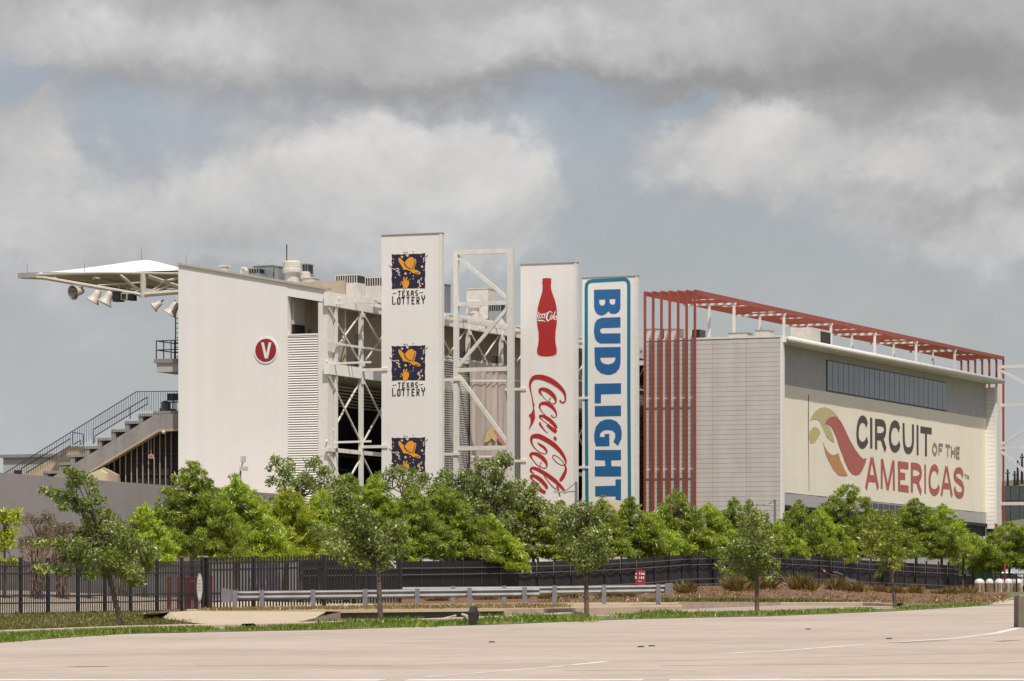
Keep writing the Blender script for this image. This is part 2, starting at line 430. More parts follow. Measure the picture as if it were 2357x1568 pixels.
class MB:
    def __init__(s):
        s.v = []; s.f = []

    def add(s, vs, fs):
        o = len(s.v); s.v += [tuple(x) for x in vs]; s.f += [tuple(i + o for i in f) for f in fs]; return s

    def box(s, x0, x1, y0, y1, z0, z1):
        v = [(x0, y0, z0), (x1, y0, z0), (x1, y1, z0), (x0, y1, z0), (x0, y0, z1), (x1, y0, z1), (x1, y1, z1), (x0, y1, z1)]
        return s.add(v, [(0, 3, 2, 1), (4, 5, 6, 7), (0, 1, 5, 4), (1, 2, 6, 5), (2, 3, 7, 6), (3, 0, 4, 7)])

    def bar(s, p, q, w, h=None, up=(0, 0, 1)):
        p = Vector(p); q = Vector(q); h = h or w
        d = (q - p).normalized(); u = Vector(up)
        if abs(d.dot(u)) > .98:
            u = Vector((0, 1, 0))
        a = d.cross(u).normalized() * (w / 2); b = a.cross(d).normalized() * (h / 2)
        v = [p - a - b, p + a - b, p + a + b, p - a + b, q - a - b, q + a - b, q + a + b, q - a + b]
        return s.add(v, [(0, 3, 2, 1), (4, 5, 6, 7), (0, 1, 5, 4), (1, 2, 6, 5), (2, 3, 7, 6), (3, 0, 4, 7)])

    def tube(s, pts, rs, n=8, cap=True):
        pts = [Vector(p) for p in pts]
        if isinstance(rs, (int, float)):
            rs = [rs] * len(pts)
        o = len(s.v); ref = None
        for i, p in enumerate(pts):
            d = (pts[min(i + 1, len(pts) - 1)] - pts[max(i - 1, 0)]).normalized()
            if ref is None:
                ref = Vector((0, 0, 1)) if abs(d.z) < .9 else Vector((1, 0, 0))
            a = d.cross(ref).normalized(); b = a.cross(d).normalized(); ref = b
            for k in range(n):
                t = 2 * math.pi * k / n
                s.v.append(tuple(p + (a * math.cos(t) + b * math.sin(t)) * rs[i]))
        for i in range(len(pts) - 1):
            for k in range(n):
                k2 = (k + 1) % n
                s.f.append((o + i * n + k, o + i * n + k2, o + (i + 1) * n + k2, o + (i + 1) * n + k))
        if cap:
            s.f.append(tuple(o + k for k in range(n))[::-1])
            s.f.append(tuple(o + (len(pts) - 1) * n + k for k in range(n)))
        return s

    def prism(s, loop, vec, holes=()):
        loop = [Vector(p) for p in loop]; vec = Vector(vec)
        n = len(loop); o = len(s.v)
        s.v += [tuple(p) for p in loop] + [tuple(p + vec) for p in loop]
        tris = tessellate_polygon([loop])
        s.f += [tuple(o + i for i in t) for t in tris] + [tuple(o + n + i for i in t[::-1]) for t in tris]
        s.f += [(o + i, o + (i + 1) % n, o + n + (i + 1) % n, o + n + i) for i in range(n)]
        return s

    def poly(s, loops):
        loops = [[Vector(p) for p in l] for l in loops]
        flat = [p for l in loops for p in l]
        return s.add(flat, tessellate_polygon(loops))

    def strip(s, A, B):
        n = len(A); o = len(s.v)
        s.v += [tuple(p) for p in A] + [tuple(p) for p in B]
        s.f += [(o + i, o + i + 1, o + n + i + 1, o + n + i) for i in range(n - 1)]
        return s

    def loft(s, rows):
        o = len(s.v); n = len(rows[0])
        for r in rows:
            s.v += [tuple(p) for p in r]
        for j in range(len(rows) - 1):
            s.f += [(o + j * n + i, o + j * n + i + 1, o + (j + 1) * n + i + 1, o + (j + 1) * n + i) for i in range(n - 1)]
        return s

    def lathe(s, prof, n=16, axis=None, org=(0, 0, 0)):
        # prof: (r, h) along axis
        ax = Vector(axis or (0, 0, 1)).normalized(); org = Vector(org)
        u = ax.orthogonal().normalized(); w = ax.cross(u)
        o = len(s.v)
        for (r, h) in prof:
            for k in range(n):
                t = 2 * math.pi * k / n
                s.v.append(tuple(org + ax * h + (u * math.cos(t) + w * math.sin(t)) * r))
        for i in range(len(prof) - 1):
            for k in range(n):
                k2 = (k + 1) % n
                s.f.append((o + i * n + k, o + i * n + k2, o + (i + 1) * n + k2, o + (i + 1) * n + k))
        return s

    def build(s, name, m, parent=None, smooth=False, kind=None):
        off = wloc(parent)
        me = bpy.data.meshes.new(name)
        me.from_pydata([(x - off.x, y - off.y, z - off.z) for x, y, z in s.v], [], s.f)
        me.materials.append(m)
        if smooth:
            me.polygons.foreach_set('use_smooth', [True] * len(me.polygons))
        me.update()
        o = bpy.data.objects.new(name, me); COL.objects.link(o)
        if parent is not None:
            o.parent = parent
        if kind:
            o['kind'] = kind
        return o


_bm = {}


def boxmesh(name, dx, dy, dz, m):
    k = (name, round(dx, 4), round(dy, 4), round(dz, 4), m.name)
    if k not in _bm:
        b = MB().box(-dx / 2, dx / 2, -dy / 2, dy / 2, -dz / 2, dz / 2)
        me = bpy.data.meshes.new(name); me.from_pydata(b.v, [], b.f); me.materials.append(m); me.update()
        _bm[k] = me
    return _bm[k]


def piece(name, me, parent, loc, rot=None):
    o = bpy.data.objects.new(name, me); COL.objects.link(o)
    if parent is not None:
        o.parent = parent
    o.location = Vector(loc) - wloc(parent)
    if rot:
        o.rotation_euler = rot
    return o


def copy_thing(src, loc, label=None, rot=None):
    r = src.copy(); COL.objects.link(r); r.location = loc
    if label:
        r['label'] = label
    if rot is not None:
        r.rotation_euler = rot
    for ch in src.children:
        d = ch.copy(); COL.objects.link(d); d.parent = r
        for g in ch.children:
            e2 = g.copy(); COL.objects.link(e2); e2.parent = d
    return r


def struct(o):
    o['kind'] = 'structure'; return o


def np_mesh(name, verts, faces, m, parent=None, kind=None):
    off = np.array(wloc(parent))
    me = bpy.data.meshes.new(name)
    nv, nf, k = len(verts), len(faces), faces.shape[1]
    me.vertices.add(nv); me.vertices.foreach_set('co', (verts - off).astype(np.float32).ravel())
    me.loops.add(nf * k); me.loops.foreach_set('vertex_index', faces.astype(np.int32).ravel())
    me.polygons.add(nf); me.polygons.foreach_set('loop_start', np.arange(0, nf * k, k, dtype=np.int32))
    me.update(calc_edges=True); me.validate()
    me.materials.append(m)
    o = bpy.data.objects.new(name, me); COL.objects.link(o)
    if parent is not None:
        o.parent = parent
    if kind:
        o['kind'] = kind
    return o


def catmull(pts, n=8):
    P = [np.array(p, float) for p in pts]
    P = [2 * P[0] - P[1]] + P + [2 * P[-1] - P[-2]]
    o = []
    for i in range(1, len(P) - 2):
        for k in range(n):
            t = k / n
            o.append(.5 * ((2 * P[i]) + (P[i + 1] - P[i - 1]) * t + (2 * P[i - 1] - 5 * P[i] + 4 * P[i + 1] - P[i + 2]) * t * t
                           + (3 * P[i] - P[i - 1] - 3 * P[i + 1] + P[i + 2]) * t ** 3))
    o.append(P[-2])
    return o


class Plane2:
    """print on a vertical wall; pixels of the photograph are taken to wall coordinates (metres)"""
    def __init__(s, axis, val, out):
        s.axis = axis; s.val = val; s.out = out; s.k = 0; s.step = .002

    def uv(s, d):
        p = PX(d[0], d[1], s.val) if s.axis == 'X' else PY(d[0], d[1], s.val)
        return np.array((p.y if s.axis == 'X' else p.x, p.z))

    def p3(s, uv, off):
        if s.axis == 'X':
            return Vector((s.val + s.out * off, uv[0], uv[1]))
        return Vector((uv[0], s.val + s.out * off, uv[1]))

    def off(s):
        s.k += 1
        return .005 + s.step * (s.k % 14)

    def ribbon(s, mb, pts, widths, conv=None, smooth=True, n=7, off=None):
        """pts in zoom pixels; widths in metres (one number or one per point)"""
        conv = conv or (lambda x, y: (x, y))
        if isinstance(widths, (int, float)):
            widths = [widths] * len(pts)
        Q = [np.append(s.uv(conv(p[0], p[1])), w) for p, w in zip(pts, widths)]
        if smooth and len(Q) > 2:
            Q = catmull(Q, n)
        off = s.off() if off is None else off
        A, B = [], []
        for i, q in enumerate(Q):
            a = Q[max(i - 1, 0)][:2]; b = Q[min(i + 1, len(Q) - 1)][:2]
            d = b - a; ln = np.hypot(*d) or 1; nn = np.array((-d[1], d[0])) / ln
            k = 1.0
            if not smooth and 0 < i < len(Q) - 1:
                d1 = q[:2] - a; d1 = d1 / (np.hypot(*d1) or 1)
                cs = abs(nn[0] * -d1[1] + nn[1] * d1[0]); k = 1 / max(.5, cs)
            w = max(.005, q[2]) / 2 * k
            A.append(s.p3(q[:2] + nn * w, off)); B.append(s.p3(q[:2] - nn * w, off))
        mb.strip(A, B)

    def poly(s, mb, loops, conv=None, off=None, rnd=False):
        conv = conv or (lambda x, y: (x, y))
        off = s.off() if off is None else off
        out = []
        for l in loops:
            q = [s.uv(conv(*p)) for p in l]
            if rnd:
                q = catmull(q + [q[0]], 4)[:-1]
            out.append([s.p3(p, off) for p in q])
        mb.poly(out)


# ------------------------------------------------------------------ ground
xs = sorted(set([-6000, -3000, -1500, -800, -400, -250, -180, -150, -140, -130, -120, -112, -104, -98, -94, -92, -90] +
                list(np.arange(-88, -60, 1.5)) + [-60, -50, -40, -20, 0, 30, 60, 150, 400, 1000, 2500, 5000]))
ys = sorted(set([-1500, -600, -200, -60, -30, 0, 20, 40] + list(np.arange(60, 300, 8)) + [300, 330, 360, 400, 430, 520, 700, 1000, 2000, 4000, 9000]))
mb = MB(); n_ = len(xs)
for y in ys:
    for x in xs:
        mb.v.append((x, y, T(x, y)))
for j in range(len(ys) - 1):
    for i in range(n_ - 1):
        mb.f.append((j * n_ + i, j * n_ + i + 1, (j + 1) * n_ + i + 1, (j + 1) * n_ + i))
struct(mb.build('ground', earth))

LOT_EDGE = [(-700, 1520), (-160, 1488), (0, 1480.7), (150, 1469), (296, 1460), (450, 1457), (589, 1454), (747, 1451), (900, 1446), (1062, 1441), (1178, 1437.5), (1300, 1432),
            (1430, 1427), (1600, 1423), (1768, 1419.5), (1900, 1414), (2051, 1408), (2170, 1401), (2278, 1394), (2341, 1393), (2480, 1391), (3100, 1380)]


def interp(tab, x):
    return float(np.interp(x, [p[0] for p in tab], [p[1] for p in tab]))


mb = MB()
far = [PG(px, y, .012) for px, y in LOT_EDGE]
near = []
for p in far:
    k = p.dot(RT) / p.dot(FW); near.append(RT * (k * 260) + FW * 8)
rows = [far]
for k in (.12, .25, .4, .6, .8, 1.0):
    r = []
    for a, b in zip(far, near):
        p = a.lerp(b, k); p.z = T(p.x, p.y) + .012; r.append(p)
    rows.append(r)
mb.loft(rows)
struct(mb.build('parking_lot', lotm))


def ground_poly(name, loop, m, dz, kind='structure', sub=1):
    b = MB(); b.poly([[PG(x, y, dz) for x, y in loop]])
    o = b.build(name, m); o['kind'] = kind
    return o


def ground_band(name, top, bot, m, dz, pxs, rows=3):
    b = MB(); R = []
    for k in range(rows + 1):
        t = k / rows
        R.append([PG(px, interp(top, px) * (1 - t) + interp(bot, px) * t, dz) for px in pxs])
    b.loft(R)
    return struct(b.build(name, m))


STRIP_TOP = [(-160, 1473), (0, 1466), (300, 1453), (450, 1450), (589, 1449.5), (800, 1441), (1000, 1436), (1178, 1429), (1300, 1423), (1430, 1418.5), (1600, 1415), (1768, 1411.5), (1900, 1407), (2051, 1402), (2170, 1396), (2278, 1391), (2340, 1390)]
pxs = list(range(-160, 2300, 40)) + [2280]
ground_band('grass_strip', STRIP_TOP, LOT_EDGE, turfm, .024, pxs)
LAWN_TOP = [(-160, 1424), (0, 1416), (240, 1411), (330, 1412), (480, 1421)]
LAWN_BOT = [(-160, 1470), (0, 1463), (300, 1451), (400, 1444), (480, 1430)]
ground_band('lawn', LAWN_TOP, LAWN_BOT, lawnm, .02, list(range(-160, 481, 40)), 4)

# gravel yard behind the left fence and up to the retaining wall
g = []
for k in range(12):
    Y = 105 + k * 8
    g.append([Vector((X, Y, T(X, Y) + .02)) for X in np.arange(-76.5, -88.2, -1.2)])
struct(MB().loft(g).build('gravel_yard', gravel))


# kerbs: real steps following a traced line on the ground
def kerb(name, pts, w=.28, h=.15, m=kerbm, dz=.0):
    P = [PG(x, y) for x, y in pts]
    b = MB()
    A, B, A2, B2 = [], [], [], []
    for i, p in enumerate(P):
        d = (P[min(i + 1, len(P) - 1)] - P[max(i - 1, 0)]); d.z = 0; d.normalize()
        nrm = Vector((-d.y, d.x, 0)) * w
        A.append(p + Vector((0, 0, -.1))); B.append(p + Vector((0, 0, h - .03)) + nrm * .12)
        A2.append(p + nrm * .3 + Vector((0, 0, h))); B2.append(p + nrm * 1.2 + Vector((0, 0, h - .01)))
    b.loft([A, B, A2, B2, [q + Vector((0, 0, -h - .1)) for q in B2]])
    return struct(b.build(name, m))


kerb('kerb', [(x, interp([(-160, 1472), (0, 1464.5), (300, 1452.5), (450, 1449), (589, 1448), (700, 1446)], x)) for x in range(-160, 640, 40)])
kerb('kerb', [(x, interp([(560, 1450), (800, 1442), (1000, 1436), (1178, 1429), (1300, 1422), (1430, 1413), (1500, 1405)], x)) for x in range(592, 1501, 36)], w=.4, h=.17)
kerb('kerb', [(x, interp([(1490, 1397.5), (1768, 1394), (2000, 1394), (2060, 1397)], x)) for x in range(1490, 2061, 38)])
ground_band('entry_road', [(1200, 1408), (1490, 1399), (1768, 1394), (2060, 1396), (2230, 1393)],
            [(1200, 1430), (1430, 1419), (1600, 1415.5), (1768, 1412), (2060, 1402.5), (2230, 1395)], roadm, .018, list(range(1200, 2231, 40)))


# raised planting pad, apron and mulch bed (lofted between measured edges)
def lofted(name, rows, pxs, m, kind='structure', noise=0.0):
    R = []
    for tab_y, tab_d in rows:
        row = []
        for px in pxs:
            y = interp(tab_y, px) - random.uniform(0, noise)
            row.append(PD(px, y, min(interp(tab_d, px), PG(px, y).dot(FW) * .994)))
        R.append(row)
    b = MB(); b.loft([[p - Vector((0, 0, .8)) for p in R[0]], [p + Vector((0, 0, .03)) for p in R[0]], [p + FW * .35 + Vector((0, 0, .02)) for p in R[0]]])
    struct(b.build(name + '_kerb', kerbm))
    b = MB(); b.loft(R); o = b.build(name, m); o['kind'] = kind
    return o


pxs = list(range(430, 1581, 30))
lofted('bank', [([(430, 1407), (784, 1408), (1160, 1404), (1580, 1398)], [(430, 150), (1160, 147), (1580, 158)]),
                ([(430, 1405), (1580, 1396)], [(430, 155), (1580, 161)]),
                ([(430, 1402), (1000, 1397), (1580, 1391)], [(430, 163), (1580, 168)])], pxs, soil)
lofted('footpath', [([(820, 1398), (1100, 1395), (1560, 1390.5)], [(820, 163.2), (1560, 168.2)]),
                    ([(820, 1393), (1100, 1390.5), (1560, 1387)], [(820, 168), (1560, 173)])], list(range(820, 1561, 37)), apron)
lofted('road_edge', [([(1480, 1396), (1768, 1392), (2060, 1393)], [(1480, 168), (2060, 222)]), ([(1480, 1391), (1768, 1388.5), (2060, 1391)], [(1480, 176), (2060, 232)])],
       list(range(1480, 2061, 29)), apron)
pxs = list(range(430, 791, 30))
b = MB()
b.loft([[PD(px, interp([(330, 1413), (430, 1406.5), (784, 1407.5)], px), interp([(330, 140), (430, 149.5), (790, 147.5)], px)) for px in range(330, 785, 30)],
        [PG(px, interp([(330, 1414), (390, 1430), (460, 1440), (620, 1440), (700, 1434), (785, 1412)], px), .05) for px in range(330, 785, 30)]])
struct(b.build('concrete_apron', apron))
b = MB()   # headwall of the culvert, its wing and its coping
hw = [PD(px, interp([(784, 1409), (1160, 1405)], px), 145) for px in (784, 900, 1030, 1160)]
for a, c2 in zip(hw[:-1], hw[1:]):
    dn = Vector((0, 0, -1.2)); bk = FW * .25
    b.add([a, c2, c2 + dn, a + dn, a + bk, c2 + bk], [(0, 1, 2, 3), (0, 4, 5, 1)])
headwall = root('culvert_headwall', 'stained olive concrete culvert headwall below the guardrail', 'retaining wall', hw[1])
b.build('wall', headm, headwall)
b = MB()
for a, c2 in zip(hw[:-1], hw[1:]):
    b.bar(a + Vector((0, 0, .02)) + FW * .1, c2 + Vector((0, 0, .02)) + FW * .1, .42, .09)
b.build('coping', apron, headwall)
b = MB(); wg = [hw[0], PG(690, 1436), PG(690, 1440)]
b.prism([hw[0] + Vector((0, 0, .02)), hw[0] + Vector((0, 0, -1)), PG(675, 1439, -.3), PG(675, 1439, .06)], FW * .25)
b.build('wing_wall', kerbm, headwall)
ground_poly('channel_floor', [(700, 1436), (784, 1426), (1160, 1424), (1240, 1428), (1000, 1437)], headm, .03)
lofted('mulch_bed', [
    ([(860, 1393), (1240, 1389), (1550, 1388), (1768, 1388), (2060, 1394), (2290, 1389)], [(860, 170), (1240, 171), (1550, 174), (1768, 190), (2060, 228), (2290, 262)]),
    ([(860, 1389), (1240, 1383), (1550, 1378), (1768, 1375), (2060, 1378), (2290, 1379)], [(860, 180), (1240, 186), (1550, 200), (1768, 215), (2060, 250), (2290, 280)]),
    ([(860, 1385), (1240, 1373), (1550, 1361), (1768, 1355), (2060, 1360), (2290, 1371)], [(860, 200), (1240, 215), (1550, 235), (1768, 252), (2060, 277), (2290, 300)]),
    ([(860, 1383), (1240, 1366), (1550, 1352), (1768, 1345), (2060, 1352), (2290, 1366)], [(860, 214), (1240, 232), (1550, 252), (1768, 267), (2060, 290), (2290, 312)]),
    ([(860, 1380), (1240, 1365), (1550, 1352), (1768, 1346), (2060, 1352), (2290, 1364)], [(860, 225), (1240, 244), (1550, 264), (1768, 280), (2060, 303), (2290, 324)])],
    list(range(860, 2340, 26)), mulch, noise=1.4)
ground_poly('concrete_pad', [(2276, 1393.5), (2296, 1385), (2330, 1377), (2480, 1375), (2480, 1392)], apron, .03)

# painted bay lines and tyre scuffs on the lot
def paint(name, pts, w, m=paintm, dz=.015):
    P = [PG(x, y, dz) for x, y in pts]
    A, B = [], []
    for i, p in enumerate(P):
        d = P[min(i + 1, len(P) - 1)] - P[max(i - 1, 0)]; d.z = 0; d.normalize()
        nn = Vector((-d.y, d.x, 0)) * w / 2
        for dst, q in ((A, p + nn), (B, p - nn)):
            q.z = T(q.x, q.y) + dz; dst.append(q)
    b = MB(); b.strip(A, B)
    return struct(b.build(name, m))


paint('lane_line', [(1655, 1507), (1800, 1499), (1990, 1485)], .2)
paint('lane_line', [(2060, 1480), (2200, 1470), (2290, 1459), (2345, 1446), (2480, 1430)], .24)
paint('lane_line', [(980, 1560), (1200, 1543), (1300, 1534)], .13)
paint('lane_line', [(1310, 1533), (1400, 1524)], .2)
for (x0, y0, x1, y1) in ((450, 1535, 900, 1533), (1520, 1534, 2357, 1527), (1800, 1560, 2300, 1557), (1300, 1545, 1600, 1546)):
    paint('worn_line', [(x0, y0), ((x0 + x1) / 2, (y0 + y1) / 2), (x1, y1)], .16, mat('worn_paint', (.46, .38, .30), .9, var=.12, scale=2))
for (x0, y0, x1, y1, w) in ((2060, 1481, 2170, 1476, .35), (175, 1537, 245, 1536, .4), (2300, 1478, 2340, 1475, .25)):
    paint('tyre_scuff', [(x0, y0), ((x0 + x1) / 2, (y0 + y1) / 2 - .6), (x1, y1)], w, tyrem, .0165)
for pts in ([(0, 1512), (400, 1505), (900, 1499), (1500, 1487), (2357, 1462)], [(-50, 1546), (600, 1541), (1300, 1528), (1900, 1514), (2400, 1500)]):
    paint('crack', pts, .05, tyrem, .0138)
paint('edge_line', [(-60, 1567), (500, 1567), (880, 1567.3)], .9)
paint('edge_line', [(935, 1567.2), (1480, 1567)], .9)
paint('edge_line', [(1540, 1567), (1900, 1566.6), (2420, 1566)], .9)
for i, (x, y) in enumerate(((1132, 1480), (1475, 1491), (1500, 1489), (2046, 1472), (1860, 1450))):
    p = PG(x, y)
    b = MB(); b.lathe([(.0, .04), (.06, .035), (.10, .0)], 7, org=p)
    o = b.build('stone', rubber)
    tag(o, ['small dark scrap lying alone on the pale lot', 'dark pebble of rubber on the open lot', 'smaller dark pebble beside another on the lot',
            'dark crumb on the lot near the long white line', 'dark scrap on the lot by the grass edge'][i], 'debris')

# ------------------------------------------------------------------ grandstand
GX = -112.7
YV = 237.8
base = PY(752, 1300, YV); base.z = 3.0
gs = root('grandstand', 'long cream grandstand with a tall blank end wall and open braced bays', 'building', (GX, YV, 3.0))


def v_top(px):
    return interp([(410, 608), (752, 666.5)], px)


def vq(px, py, Y=YV):
    return PY(px, py, Y)


# end wall (V wall) with its sloping parapet
b = MB()
l0 = vq(410, 1140); l1 = vq(410, 608); r1 = vq(661, v_top(661)); r0 = vq(661, 1200)
l0.z = r0.z = 4.0
b.prism([l0, r0, r1, l1], (0, .45, 0))
b.build('wall', white, gs)
b = MB()
rr = vq(752, v_top(752)); h1 = vq(661, 681.5); h2 = vq(730, 692)
b.prism([vq(661, v_top(661)) + Vector((.002, .02, 0)), vq(661, 681.5) + Vector((.002, .02, 0)), vq(752, 696) + Vector((0, .02, 0)), rr + Vector((0, .02, 0))], (0, .4, 0))
b.build('header', white, gs)
b = MB(); b.bar(l1 + Vector((-.03, .2, .04)), rr + Vector((.08, .2, .04)), .62, .12); b.build('coping', mat('tan_coping', (.50, .42, .36), .6), gs)
# corner column
cl, cr = vq(731, 1000).x, GX
b = MB(); b.box(cl, cr - .002, YV + .05, YV + .75, 3, vq(740, 695).z); b.build('column', whitem, gs)
b = MB(); b.box(cr - .18, cr + .12, YV + .9, YV + 1.2, 3, vq(752, 680).z); b.build('column', whitem, gs)
# louvre bank in the end wall
lx0, lx1 = vq(661.5, 800).x, vq(730.5, 800).x
ztop = vq(690, 772).z
NSL = 88
slat = boxmesh('slat', lx1 - lx0, .16, .082, white)
for i in range(NSL):
    piece('slat', slat, gs, ((lx0 + lx1) / 2, YV + .14, ztop - .07 - i * .1455), (math.radians(-18), 0, 0))
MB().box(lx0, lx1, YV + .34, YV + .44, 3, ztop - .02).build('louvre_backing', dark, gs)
MB().box(lx0, lx1, YV + .03, YV + .30, ztop, ztop + .1).build('louvre_sill', white, gs)
# loggia behind the end-wall opening
b = MB(); b.box(lx0 - .4, lx1 + .4, YV + 3.0, YV + 3.2, ztop - 2.5, 22.5); b.build('back_wall', tan, gs)
MB().box(lx0 - .2, lx0 - .003, YV + .47, YV + 3, ztop - 1, 22.3).build('side_wall', greyw, gs)
MB().box(lx0 - .2, lx1, YV + .47, YV + 3, ztop - 1.2, ztop - 1.0).build('floor_slab', greyw, gs)
dx = PY(682, 730, YV + 2.9).x
b = MB(); b.box(dx, dx + .42, YV + 2.75, YV + 2.99, ztop - 1, ztop + .85); b.build('door', darkg, gs)
b = MB(); b.box(dx - .1, dx + .9, YV + 2.7, YV + 2.99, ztop + .95, 22); b.build('soffit_panel', greyw, gs)
MB().tube([PY(713, 770, YV + 2), PY(713, 758, YV + 2)], .11, 8).build('standpipe', darkg, gs)

# long facade: columns every 5.45 m
Y0c = 237.0 + 5.45
NB = 9
cols_y = [237.0 + 5.45 * k for k in range(0, 12)]
Z_ROOF, Z_F1, Z_F0 = 21.55, 20.75, 17.32
colm = boxmesh('column', .24, .24, 17.6, whitem)
for k in range(1, 11):
    piece('column', colm, gs, (GX + .05, cols_y[k], 3.2 + 8.8))
bay = 5.45 - .33
beam = boxmesh('roof_beam', .3, bay, .82, white)
fbeam = boxmesh('floor_beam', .34, bay, .66, white)
rail = boxmesh('guard_rail', .1, bay, .13, whitem)
lowb = boxmesh('tie_beam', .2, bay, .24, whitem)
br1 = MB().bar((0, -bay / 2 + .1, -1.62), (0, bay / 2 - .1, 1.62), .08, .07); br2 = MB().bar((.12, -bay / 2 + .1, 1.62), (.12, bay / 2 - .1, -1.62), .08, .07)
br3 = MB().bar((0, -bay / 2 + .1, -2.0), (0, bay / 2 - .1, 2.0), .09, .08); br4 = MB().bar((.13, -bay / 2 + .1, 2.0), (.13, bay / 2 - .1, -2.0), .09, .08)


def mesh_of(b, name, m):
    me = bpy.data.meshes.new(name); me.from_pydata(b.v, [], b.f); me.materials.append(m); me.update(); return me


br1, br2, br3, br4 = [mesh_of(x, 'brace', whitem) for x in (br1, br2, br3, br4)]
gus = boxmesh('gusset', .05, .4, .24, whitem)
for k in range(0, 10):
    yc = (cols_y[k] + cols_y[k + 1]) / 2 + (.45 if k == 0 else 0)
    piece('roof_beam', beam, gs, (GX, yc, (Z_ROOF + Z_F1) / 2))
    piece('floor_beam', fbeam, gs, (GX, yc, 16.95))
    piece('guard_rail', rail, gs, (GX + .25, yc, 18.5))
    piece('brace', br1, gs, (GX - .05, yc, 19.0)); piece('brace', br2, gs, (GX - .05, yc, 19.0))
    if k not in (3, 4, 5, 9):
        piece('brace', br3, gs, (GX - .05, yc, 14.55)); piece('brace', br4, gs, (GX - .05, yc, 14.55))
        piece('tie_beam', lowb, gs, (GX + .02, yc, 12.1))
        piece('brace', br3, gs, (GX - .05, yc, 9.8)); piece('brace', br4, gs, (GX - .05, yc, 9.8))
    for zz in (20.5, 17.5, 16.4):
        piece('gusset', gus, gs, (GX + .21, cols_y[k + 1], zz))
# floors, roof, rear walls
b = MB(); b.box(-121.5, GX - .2, YV + 1.3, 300, 16.75, 17.2); b.build('floor_slab', greyw, gs)
b = MB()
rz0, rz1 = 21.45, 23.1
b.add([(GX - .15, YV + .5, rz0), (GX - .15, 300, rz0), (-122.2, 300, rz1), (-122.2, YV + .5, rz1), (GX - .15, YV + .5, rz0 - .25), (GX - .15, 300, rz0 - .25), (-122.2, 300, rz1 - .25), (-122.2, YV + .5, rz1 - .25)],
      [(0, 1, 2, 3), (7, 6, 5, 4), (0, 4, 5, 1), (2, 6, 7, 3), (0, 3, 7, 4)])
b.build('roof', mat('pale_roof', (.60, .57, .52), .8), gs)
UX = -115.2
for k in range(0, 10):
    y0, y1 = cols_y[k] + (1.4 if k == 0 else 0), cols_y[k + 1]
    b = MB(); b.box(UX - .2, UX, y0 + (0 if k else 1.6), y1 - .9, 17.2, 21.3); b.build('rear_wall', tan, gs)
    b = MB(); b.box(UX - .25, UX - .06, y1 - .9, y1, 17.2, 19.75); b.build('door', darkg, gs)
    b = MB(); b.box(UX - .2, UX - .03, y1 - .9, y1, 19.75, 21.3); b.build('rear_wall', greyw, gs)
    piece('ceiling_beam', boxmesh('ceiling_beam', 2.3, .25, .35, greyw), gs, (UX + 1.25, y1 - .4, 20.9))
b = MB(); b.box(UX - .25, UX - .06, cols_y[0] + 1.4, cols_y[0] + 2.95, 17.2, 19.75); b.build('door', blackm, gs)
b = MB(); b.box(UX - .2, UX - .03, cols_y[0] + 1.4, cols_y[0] + 2.95, 19.75, 21.3); b.build('rear_wall', greyw, gs)
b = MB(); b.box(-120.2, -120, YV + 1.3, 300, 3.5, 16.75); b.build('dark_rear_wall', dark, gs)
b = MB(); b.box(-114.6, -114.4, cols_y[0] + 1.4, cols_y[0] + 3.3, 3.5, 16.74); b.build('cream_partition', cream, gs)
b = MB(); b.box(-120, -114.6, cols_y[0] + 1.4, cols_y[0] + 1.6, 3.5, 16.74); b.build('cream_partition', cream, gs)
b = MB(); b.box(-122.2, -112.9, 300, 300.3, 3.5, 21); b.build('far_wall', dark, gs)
pp = MB()
for k in range(7):
    zz = 16.5 - .16 * k
    pp.tube([(-116.5 - .3 * k, 241, zz), (-116.5 - .3 * k, 300, zz)], .06, 6)
pp.build('service_pipes', hvacw, gs, kind='stuff')
# seating risers seen in the dark
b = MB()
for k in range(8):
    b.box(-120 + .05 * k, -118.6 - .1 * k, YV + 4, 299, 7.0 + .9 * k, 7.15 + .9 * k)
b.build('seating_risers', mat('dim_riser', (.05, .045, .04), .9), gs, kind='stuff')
# outriggers at roof level, carrying the sun shade
for k in range(0, 17):
    yy = YV + .9 + k * 2.72
    ln_ = 2.5 if k == 0 else 1.35
    piece('outrigger', boxmesh('outrigger', ln_, .09, .15, whitem), gs, (GX + .1 + ln_ / 2, yy, 20.95 + .25 * (k % 2)))
    if k == 0:
        piece('outrigger', boxmesh('outrigger', 2.2, .08, .1, whitem), gs, (GX + 1.2, yy + .3, 21.3))
edge = boxmesh('shade_edge_beam', .14, 45, .2, whitem)
piece('shade_edge_beam', edge, gs, (GX + 1.33, YV + 26, 21.0))
piece('shade_edge_beam', boxmesh('shade_edge_beam', .1, 45, .14, whitem), gs, (GX + .75, YV + 26, 21.25))
strut_me = boxmesh('strut', 1.75, .14, .17, whitem)
for k in range(0, 4):
    for zz in (17.15, 12.45):
        piece('strut', strut_me, gs, (GX + .98, cols_y[1] + 10.9 * k, zz))
for zz in (17.3, 12.55):
    MB().bar((GX + .1, YV + .6, zz), (GX + 2.6, YV + .6, zz + .02), .1, .12).build('strut', whitem, gs)
# louvre banks on the long side
sl2 = boxmesh('slat', .16, 5.1, .085, white)
for (ya, n) in ((cols_y[3] + .2, 66), (286.3, 66)):
    for i in range(n):
        piece('slat', sl2, gs, (GX + .12, ya + 2.55, 18.75 - i * .146), (0, math.radians(18), 0))
    MB().box(GX - .22, GX - .12, ya, ya + 5.1, 3.5, 18.8).build('louvre_backing', dark, gs)

